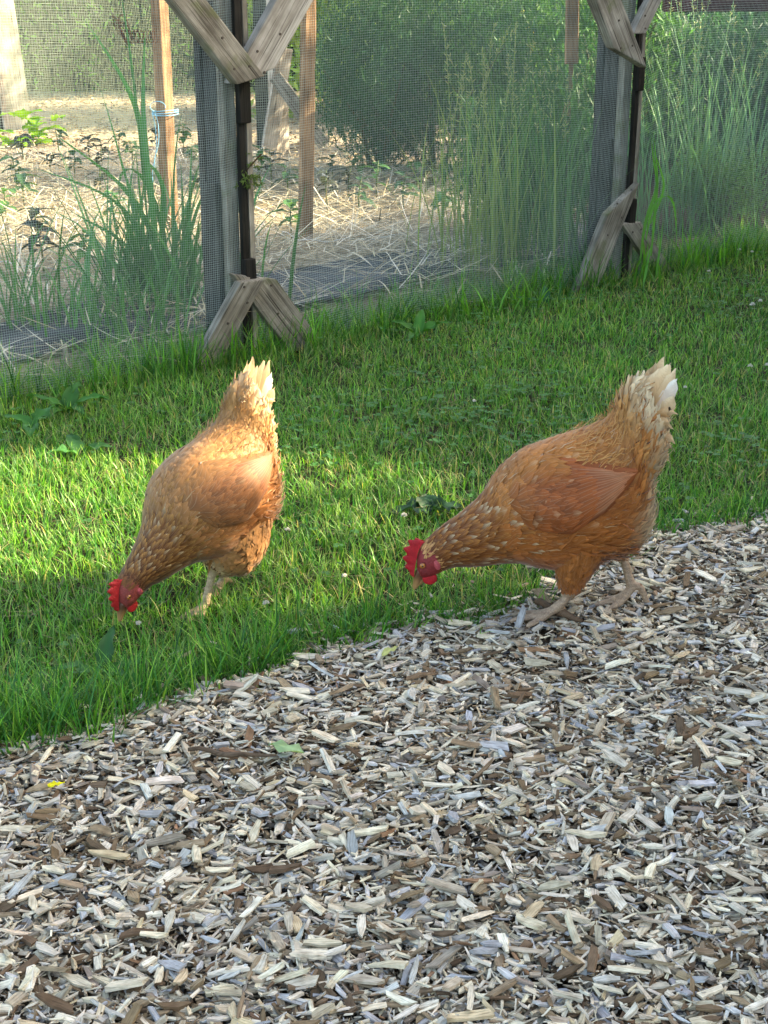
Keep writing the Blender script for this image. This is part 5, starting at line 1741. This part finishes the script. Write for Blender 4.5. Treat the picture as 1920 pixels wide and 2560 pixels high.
    ax = tip_px - sh_px; al = np.linalg.norm(ax); ax /= al; pr = np.array((-ax[1], ax[0]))      # pr: downwards in the drawing
    nuw, nvw = 90, 40
    aa = np.linspace(0, 1, nuw); up_w = np.interp(aa, [0, 0.12, 0.35, 0.7, 1], [25, 110, 150, 90, 8]); dn_w = np.interp(aa, [0, 0.12, 0.4, 0.7, 0.9, 1], [35, 140, 190, 135, 58, 14])
    for side in (1, -1):
        G = np.zeros((nuw, nvw, 3))
        for i in range(nuw):
            for j in range(nvw):
                f = j / (nvw - 1) * 2 - 1
                w = f * (dn_w[i] if f > 0 else up_w[i])
                q = sh_px + ax * al * aa[i] + pr * w
                p = hp(q[0], q[1])
                hit = bvh.ray_cast(Vector((p[0], side * 0.5, p[2])), Vector((0, -side, 0)))
                y = hit[0].y if hit[0] is not None else side * 0.015
                bul = (1 - abs(f) ** 2.2) ** 0.8 * math.sin(math.pi * min(1, 0.03 + aa[i] * 0.95)) ** 0.6
                G[i, j] = (p[0], y + side * (-0.0035 * (1 - 0.6 * aa[i]) * (1.0 if f < 0 else 1.0 - 2.2 * f * min(1, aa[i] * 3)) + 0.0135 * bul + 0.007 * aa[i]), p[2])
        # smooth the sheet
        for _ in range(6):
            G[1:-1, 1:-1] = (G[1:-1, 1:-1] * 2 + G[:-2, 1:-1] + G[2:, 1:-1] + G[1:-1, :-2] + G[1:-1, 2:]) / 6
        ws = Surf(G, False)
        if ws.N[nuw // 2, nvw // 2, 1] * side < 0: ws = Surf(G, False, True)
        wing = Acc()
        # under-shell so nothing shows between feathers
        idx = np.arange(nuw * nvw).reshape(nuw, nvw)
        q = np.stack([idx[:-1, :-1], idx[1:, :-1], idx[1:, 1:], idx[:-1, 1:]], -1).reshape(-1, 4)
        wing.add(G.reshape(-1, 3), q, pal['wing'] * 0.75, np.zeros((nuw * nvw, 2)))
        u0, v0 = shingle(ws, 1, nuw * 0.40, 0.0085, lambda u: 0.0075, 0.5)
        m = (v0 > 0.5) & (v0 < nvw - 1.5); u0, v0 = u0[m], v0[m]; n = len(u0)
        c = pal['wing'] * rng.uniform(0.68, 1.25, (n, 1)); ct = c * 1.18
        low_ = (v0 / nvw)[:, None]
        kb = 1 - smooth01(v0 / nvw, 0.08, 0.42)[:, None]; kf = (1 - smooth01(u0 / nuw, 0.02, 0.2))[:, None]; kk = np.maximum(kb, kf * 0.8)
        c = c * (1 - kk) + (pal['back'] * kb + pal['flank'] * (1 - kb)) * kk * rng.uniform(0.85, 1.12, (n, 1)); ct = c * 1.18
        c = c * (1 - 0.25 * low_) ; 
        pale = rng.random(n) < pal['pale_p'] * 0.3; ct[pale] = (ct * 0.5 + pal['pale'] * 0.5)[pale]
        wing.add(*lay_feathers(ws, u0, v0, rng.uniform(0.024, 0.032, n) + 0.010 * u0 / nuw, rng.uniform(0.0056, 0.0076, n), rng.uniform(0.001, 0.003, n), rng.normal(-0.1, 0.14, n), c * 0.8, ct, c * pal['edge'], 0.0030, 0.2, texp=3.0))
        # a row of larger coverts over the quill bases
        m_ = 16; vv_ = np.linspace(0.06, 0.93, m_) * nvw; uu_ = np.full(m_, nuw * 0.40) + rng.normal(0, 1, m_) + 6 * np.sin(np.linspace(0, 3.1, m_))
        cR = pal['wing'] * rng.uniform(0.85, 1.12, (m_, 1))
        wing.add(*lay_feathers(ws, uu_, vv_, rng.uniform(0.038, 0.046, m_), np.full(m_, 0.0085), rng.uniform(0.001, 0.002, m_), rng.normal(-0.12, 0.05, m_), cR * 0.78, cR * 1.15, cR * 1.25, 0.0026, 0.2, texp=2.5))
        wo_ = part('wing', *wing.arrays(), M['feather'])
        nfl = 15
        for k in range(nfl):
            f = k / (nfl - 1)
            uu = np.array([nuw * (0.34 + 0.18 * math.sin(f * 2.4))]); vv = np.array([nvw * (0.93 - 0.80 * f)])
            Lk = np.array([0.108 - 0.028 * f + rng.normal(0, 0.003)])
            tgt_v = nvw * (0.80 - 0.55 * f)
            su, sv = ws.speed(uu, vv)
            skew = (tgt_v - vv) * sv / Lk * 0.8
            cc = (pal['flight'] * rng.uniform(0.82, 1.15))[None]
            wv = lay_feathers(ws, uu, vv, Lk, np.array([0.0090]), np.array([0.0022]), skew, cc * 0.8, cc * 0.72 + pal['pale'][None] * 0.28 * pal['barred'], cc * 1.3, 0.0010 + 0.00012 * k, 0.3, 0.0, 0.0, (0.7, 1.0, 1.0, 0.92, 0.45), dark_side=0.42)
            part('flight_feather', *wv, M['feather'], wo_)
    # ---- tail: coverts over the base, then stiff separate feathers fanned in a narrow tent
    core = Acc()
    u0, v0 = shingle(bs, U(11.6), U(14.6), 0.0095, 0.0080, 0.6)
    s, tp = region(u0, v0); n = len(u0); r_ = smooth01(s, 11.6, 13.4)[:, None]
    c = (pal['saddle'] * (1 - r_) + pal['tail'] * 0.9 * r_) * rng.uniform(0.75, 1.2, (n, 1))
    core.add(*lay_feathers(bs, u0, v0, rng.uniform(0.028, 0.052, n), rng.uniform(0.0045, 0.0085, n), rng.uniform(0.002, 0.009, n), rng.normal(0, 0.25, n), c * 0.88, c * 1.08 + 0.02, c * 1.06, 0.0012, 0.2, 0.22 * rng.random(n) * (rng.random(n) < 0.4), 0.5, prof=(0.45, 0.92, 1.0, 0.85, 0.4)))
    tl = part('tail', *core.arrays(), M['feather'])
    def quill(b, e, bow, halfw, rr, k, tipc, side):
        P = catmull(np.array([b, (b + e) / 2 + bow, e]), 10)
        T_ = np.gradient(P, axis=0); T_ /= np.linalg.norm(T_, axis=1)[:, None]
        Yv = np.array((0.0, side * 1.0, 0.3)); S_ = np.cross(T_, Yv); S_ /= np.linalg.norm(S_, axis=1)[:, None]
        Nn = np.cross(S_, T_); t = np.linspace(0, 1, 10)
        pf = np.interp(t, [0, 0.3, 0.7, 0.9, 1], [0.3, 0.8, 1.0, 0.78, 0.26]) * halfw
        Vv, Cc, Uu = [], [], []
        for i in range(10):
            for sgn in (-1, -0.5, 0, 0.5, 1):
                jit = rng.normal(0, 0.0016) * (i > 5)
                Vv.append(P[i] + S_[i] * (sgn * pf[i] + rng.normal(0, 0.0006)) - Nn[i] * abs(sgn) * 0.0028 + T_[i] * jit - T_[i] * abs(sgn) * 0.007 * (i > 6))
                g = t[i] ** 1.3
                Cc.append((pal['saddle'] * (1 - g) + tipc * g) * rr)
                Uu.append(((sgn + 1) * 0.499 + k, t[i] * 2.5 + k))
        Ff = [(i * 5 + j, (i + 1) * 5 + j, (i + 1) * 5 + j + 1, i * 5 + j + 1) for i in range(9) for j in range(4)]
        part('tail_feather', Vv, Ff, np.array(Cc), np.array(Uu), M['feather'], tl)
    wisp = Acc()
    tips = [(1385, 240), (1408, 195), (1440, 155), (1482, 122), (1532, 104), (1562, 118), (1560, 185), (1558, 262)]
    for side in (1, -1):
        for k, tp_ in enumerate(tips):
            f = k / 7
            b = hp(1325 + 90 * f, 400 + 60 * f, side * (0.005 + 0.012 * f))
            e = hp(tp_[0] + rng.normal(0, 6), tp_[1] + rng.normal(0, 8), 0) + np.array((0, side * (0.004 + 0.026 * f), 0))
            quill(b, e, np.array((0.006 - 0.014 * f, side * 0.004, 0.004)), 0.0105 + 0.002 * (k > 2), rng.uniform(0.85, 1.12), k, pal['tail'] if k != 6 else lin(240, 238, 232), side)
    for k in range(60):
        side = 1 if k % 2 else -1; f = rng.random()
        b = hp(1285 + 60 * f, 330 - 40 * f, side * rng.uniform(0.004, 0.03))
        e = hp(1300 + 130 * f + rng.normal(0, 8), 285 - 120 * f + rng.normal(0, 10), 0) + np.array((0.004, side * rng.uniform(0.006, 0.03), 0.0))
        V, F = tube(catmull(np.array([b, (b + e) / 2 + np.array((0.004, 0, 0.002)), e]), 5), [0.0009, 0.0012, 0.001, 0.0007, 0.0002], 4)
        wisp.add(V, F, (pal['saddle'] * 0.4 + pal['tail'] * 0.6) * rng.uniform(0.8, 1.1), np.zeros((len(V), 2)))
    part('wisps', *wisp.arrays(), M['feather'], tl, kind='stuff')
    # curled coverts that stand off behind
    for k in range(16):
        side = 1 if k % 2 else -1; f = (k // 2) / 7
        b = hp(1440 + 60 * f, 400 + 190 * f, side * (0.012 + 0.016 * rng.random()))
        e = hp(1545 + 32 * rng.random(), 345 + 260 * f + rng.normal(0, 12), 0) + np.array((0, side * (0.018 + 0.02 * rng.random()), 0))
        quill(b, e, np.array((0.0, side * 0.006, 0.010)), rng.uniform(0.005, 0.0085), rng.uniform(0.85, 1.1), k, pal['tail'] * 0.8 + pal['saddle'] * 0.2, side)
    # ---- head furniture
    base = catmull(np.array([hp(178, 1196), hp(180, 1165), hp(188, 1115), hp(200, 1062), hp(222, 1020), hp(240, 1008)]), 36)
    tipc = catmull(np.array([hp(172, 1204), hp(140, 1172), hp(114, 1116), hp(112, 1058), hp(134, 1004), hp(180, 988), hp(214, 1008)]), 36)
    saw = np.abs(((np.linspace(0.0, 6.4, 36)) % 1.0) - 0.5) * 2
    Vc, Cc = [], []
    rows = np.linspace(0, 1, 6)
    amp = np.interp(np.linspace(0, 1, 36), [0, 0.12, 0.5, 0.85, 1], [0.1, 0.8, 1, 0.8, 0.2])
    for sgn in (1, -1):
        for i in range(36):
            tip = base[i] + (tipc[i] - base[i]) * (1.02 - 0.42 * saw[i] * amp[i])
            for j, r in enumerate(rows):
                th = 0.0032 * (1 - r) ** 0.7 + 0.0008
                if j == 5: th = 0.0002
                wob = 0.0022 * math.sin(i * 0.22 + seed) * r
                p = base[i] * (1 - r) + tip * r
                Vc.append(p + np.array((0, sgn * th + wob, 0))); Cc.append(pal['comb'] * (1.0 - 0.15 * r))
    Fc = []
    for s0 in (0, 36 * 6):
        for i in range(35):
            for j in range(5):
                a = s0 + i * 6 + j; qd = (a, a + 6, a + 7, a + 1)
                Fc.append(qd if s0 == 0 else qd[::-1])
    for i in range(35):
        a = i * 6 + 5; b = 36 * 6 + i * 6 + 5
        Fc.append((a, a + 6, b + 6, b))
    part('comb', Vc, Fc, np.array(Cc), None, M['comb'])
    def blob(name, c, rads, colr, mat, parent=None, tiltx=0.0, n=(18, 12), shape=None):
        bm = bmesh.new(); bmesh.ops.create_uvsphere(bm, u_segments=n[0], v_segments=n[1], radius=1.0)
        Vb = np.array([v.co[:] for v in bm.verts]); Fb = []
        for f in bm.faces:
            ids = [v.index for v in f.verts]
            for k in range(1, len(ids) - 1): Fb.append((ids[0], ids[k], ids[k + 1]))
        bm.free()
        if shape: Vb = shape(Vb)
        Vb = Vb * np.array(rads)
        ca, sa = math.cos(tiltx), math.sin(tiltx)
        Vb = np.stack([Vb[:, 0] * ca + Vb[:, 2] * sa, Vb[:, 1], -Vb[:, 0] * sa + Vb[:, 2] * ca], -1)
        return part(name, Vb + c, Fb, np.repeat([colr], len(Vb), 0), None, mat, parent)
    for side in (1, -1):
        drop = lambda Vb: np.stack([Vb[:, 0] * (1 - 0.25 * Vb[:, 2]), Vb[:, 1], Vb[:, 2] + 0.15 * Vb[:, 0] ** 2], -1)
        blob('wattle', hp(264, 1186) + np.array((0, side * 0.010, -0.004)), (0.0125, 0.0032, 0.0125), pal['comb'], M['comb'], shape=drop)
        blob('ear_lobe', hp(300, 1112) + np.array((0, side * 0.0225, 0)), (0.0055, 0.0035, 0.0095), pal['ear'], M['comb'], tiltx=0.3)
        blob('cheek', hp(243, 1145) + np.array((0, side * 0.0155, 0)), (0.0125, 0.0045, 0.0105), pal['face'], M['comb'])
        ey = blob('eye', hp(219, 1118) + np.array((0, side * 0.0182, 0)), (0.0056, 0.0040, 0.0056), (1, 1, 1), M['iris'])
        blob('pupil', hp(219, 1118) + np.array((0, side * 0.0209, 0)), (0.0024, 0.0014, 0.0024), (1, 1, 1), M['pupil'], ey)
        ring = [hp(219, 1118) + np.array((math.cos(t) * 0.0058, side * 0.0192, math.sin(t) * 0.0052)) for t in np.linspace(0, 2 * math.pi, 17)]
        V, F = tube(ring, 0.0012, 6)
        part('eyelid', V, F, np.repeat([pal['face'] * 0.8], len(V), 0), None, M['comb'])
    bk = Acc()
    pth = catmull(np.array([hp(222, 1172), hp(206, 1200), hp(193, 1234), hp(184, 1262), hp(184, 1270)]), 14)
    V, F = tube(pth, np.interp(np.linspace(0, 1, 14), [0, 0.3, 0.7, 0.95, 1], [0.0105, 0.0082, 0.0048, 0.0016, 0.0004]), 12)
    g = np.clip((hp(0, 1190)[2] - V[:, 2]) / 0.02, 0, 1)[:, None]
    upper = part('beak', V, F, pal['beak0'] * (1 - g) + pal['beak1'] * g, None, M['beak'])
    pth = catmull(np.array([hp(238, 1190), hp(222, 1216), hp(205, 1242), hp(199, 1250)]), 10)
    V, F = tube(pth, np.interp(np.linspace(0, 1, 10), [0, 0.5, 1], [0.0078, 0.0052, 0.0006]), 10)
    part('lower_mandible', V, F, np.repeat([pal['beak1'] * 0.8], len(V), 0), None, M['beak'], upper)
    rng = keep_rng
    return root

def toes(ank, fwd, lens, zend=0.004, hall=0.028, spread=26):
    ank = np.array(ank, float); out = []
    for a, L in zip((-spread, 0, spread), lens):
        d = np.array((math.cos(R(a) + fwd), math.sin(R(a) + fwd), 0))
        m = ank + d * L * 0.45; m[2] = max(zend + 0.007, ank[2] * 0.5 + 0.002)
        e = ank + d * L * 0.86; e[2] = zend + 0.004
        c = ank + d * L * 1.04; c[2] = zend - 0.002
        out.append([ank, m, e, c])
    d = np.array((-math.cos(fwd), -math.sin(fwd), 0)); e = ank + d * hall; e[2] = zend + 0.002
    out.append([ank + np.array((0, 0, 0.006)), ank + d * hall * 0.5 + np.array((0, 0, 0.002)), e, e + d * 0.004])
    return out
CH = 0.018      # surface of the chips above the datum
def stance_walk():
    a1 = hp(945, 1455, 0.045); a1[2] = CH + 0.016
    a2 = hp(1428, 1288, -0.008); a2[2] = 0.046
    return {
        'left': dict(thigh=[hp(1085, 930, 0.045), hp(1062, 1080, 0.050), hp(1040, 1215, 0.048), hp(1026, 1322, 0.045)], trad=[0.056, 0.047, 0.027, 0.0120],
                     shank=[hp(1030, 1300, 0.045), hp(1012, 1345, 0.045), a1], toes=toes(a1, 0.10, (0.058, 0.076, 0.060), CH)),
        'right': dict(thigh=[hp(1215, 890, -0.045), hp(1270, 980, -0.05), hp(1330, 1060, -0.035), hp(1372, 1105, -0.025)], trad=[0.058, 0.05, 0.028, 0.0125],
                      shank=[hp(1362, 1085, -0.028), hp(1388, 1150, -0.022), a2], toes=toes(a2, 0.0, (0.050, 0.066, 0.052), CH - 0.004, 0.03))}
def stance_peck(loc, yaw, sc):
    Mi = (Matrix.Translation(loc) @ Matrix.Rotation(yaw, 4, 'Z') @ Matrix.Diagonal((*sc, 1))).inverted()
    def foot(px, py):
        a = np.array(Mi @ gnd(px, py)); a[2] = 0.018; return a
    a1 = foot(512, 1518); a2 = foot(556, 1462)
    k1 = np.array((a1[0] - 0.030, a1[1] * 0.9, 0.078)); k2 = np.array((a2[0] - 0.020, a2[1] * 0.95, 0.078))
    def th(k, sy): return [hp(1125, 900, 0) + np.array((0, sy * 0.045, 0)), (hp(1120, 1040, 0) + np.array((0, sy * 0.052, 0))) * 0.75 + k * 0.25, k * 0.72 + hp(1120, 1040, 0) * 0.28 + np.array((0, sy * 0.012, 0)), k]
    return {
        'left': dict(thigh=th(k1, 1), trad=[0.066, 0.062, 0.046, 0.018], shank=[k1 + np.array((-0.002, 0, 0.008)), k1 * 0.7 + a1 * 0.3, a1], toes=toes(a1, 0.1, (0.055, 0.070, 0.055), 0.003)),
        'right': dict(thigh=th(k2, -1), trad=[0.058, 0.054, 0.036, 0.0135], shank=[k2 + np.array((-0.002, 0, 0.008)), k2 * 0.7 + a2 * 0.3, a2], toes=toes(a2, -0.1, (0.055, 0.070, 0.055), 0.003))}

PAL_R = dict(under=lin(120, 72, 36), leg=lin(190, 166, 142), face=lin(138, 44, 48), crown=lin(206, 160, 112), neck0=lin(122, 68, 28), neck1=lin(158, 94, 42), necktip=lin(206, 142, 74),
             pale=lin(232, 204, 164), pale_p=0.22, flank=lin(172, 104, 50), back=lin(190, 126, 66), saddle=lin(206, 156, 98), breast=lin(172, 106, 52), fluff=lin(196, 136, 76), vent=lin(206, 184, 150),
             tipgain=0.35, thigh=lin(176, 112, 58), thigh2=lin(176, 106, 60), wing=lin(172, 96, 48), flight=lin(176, 96, 52), edge=1.12, barred=1.0, tail=lin(236, 214, 178),
             comb=lin(190, 26, 42), ear=lin(190, 84, 92), beak0=lin(96, 58, 40), beak1=lin(176, 134, 88))
PAL_L = dict(PAL_R, under=lin(130, 86, 50), neck0=lin(108, 60, 28), neck1=lin(158, 102, 52), necktip=lin(226, 172, 100), pale=lin(228, 196, 150), pale_p=0.14, flank=lin(182, 126, 80),
             back=lin(196, 144, 94), saddle=lin(210, 164, 108), breast=lin(172, 110, 60), fluff=lin(204, 144, 90), vent=lin(226, 204, 168), wing=lin(188, 126, 82), flight=lin(178, 104, 62),
             crown=lin(156, 104, 62), thigh=lin(204, 150, 100), thigh2=lin(232, 208, 168), tail=lin(216, 186, 150), edge=1.35, tipgain=1.0, leg=lin(206, 184, 148), comb=lin(196, 40, 46), face=lin(150, 66, 62), barred=0.4)
for _p, _k in ((PAL_R, 0.80), (PAL_L, 0.62)):
    for _n in ('under', 'crown', 'neck0', 'neck1', 'necktip', 'flank', 'back', 'saddle', 'breast', 'fluff', 'thigh', 'wing', 'flight'):
        _p[_n] = _p[_n] * _k * np.array((1.02, 0.92, 0.78))
    for _n in ('pale', 'vent', 'thigh2', 'leg'):
        _p[_n] = _p[_n] * 0.8
    _p['tail'] = _p['tail'] * (0.9 if _p is PAL_R else 0.7)
pr0 = gnd(1436, 1548)
make_hen('brown hen with pale tail walking on the chip edge, head lowered to the left', (pr0.x, pr0.y, 0.006), math.pi + R(4), R(0), PAL_R, stance_walk(), (0.955, 0.98, 0.965), seed=3)
pl0 = gnd(560, 1470)
LSC = (0.91, 0.89, 0.885)
make_hen('pale golden-backed hen bending down to peck in the sunlit grass', (pl0.x, pl0.y, -0.012), math.pi + R(54), R(4), PAL_L, stance_peck(Vector((pl0.x, pl0.y, 0)), math.pi + R(54), LSC), LSC, seed=5, pitch=R(2))

# ------------------------------------------------------------------ small things on the chips
def flat_leaf(name, px, py, L, W, az, col, label, cat, z=0.03, mat='leaf'):
    p = gnd(px, py, z)
    me = leaf_mesh(name, L, W, col, 0.15, 0.3, 0.9, 7, int(px))
    me.materials.append(M[mat])
    o = obj(name, me, None, None, label, cat)
    orient(o, (p.x, p.y, mound(p.x, p.y) * 0.6 + z), az, 0.12)
flat_leaf('petal', 120, 1972, 0.022, 0.013, 0.4, lin(226, 214, 40), 'bright yellow petal lying on the chips at the left', 'petal', 0.034, 'petal')
flat_leaf('fallen_leaf', 760, 1885, 0.055, 0.030, 2.7, lin(150, 178, 130), 'pale green fallen leaf on the wood chips', 'leaf', 0.034)
flat_leaf('fallen_leaf', 955, 1640, 0.04, 0.018, 0.9, lin(188, 190, 120), 'small yellowish leaf at the grass edge', 'leaf', 0.03)
def twig(px0, py0, px1, py1, r, label, col):
    a, b = gnd(px0, py0, 0.03), gnd(px1, py1, 0.03)
    P = [a.lerp(b, t) + Vector((0, 0.004 * math.sin(t * 9), mound(a.lerp(b, t).x, a.lerp(b, t).y) * 0.6 + 0.002 * math.sin(t * 13))) for t in np.linspace(0, 1, 9)]
    V, F = tube([tuple(p) for p in P], np.interp(np.linspace(0, 1, 9), [0, 0.5, 1], [r * 0.7, r, r * 0.4]), 7)
    obj('twig', mesh_from('twig', V, F, np.repeat([col], len(V), 0), np.stack([V[:, 0], V[:, 1]], -1)), M['chip'], None, label, 'twig')
twig(470, 1880, 690, 1892, 0.004, 'long dark twig on the chips left of the pale green leaf', lin(92, 76, 62))
twig(1340, 1505, 1455, 1560, 0.008, 'thick dark stick lying beside the walking hen front foot', lin(96, 76, 60))
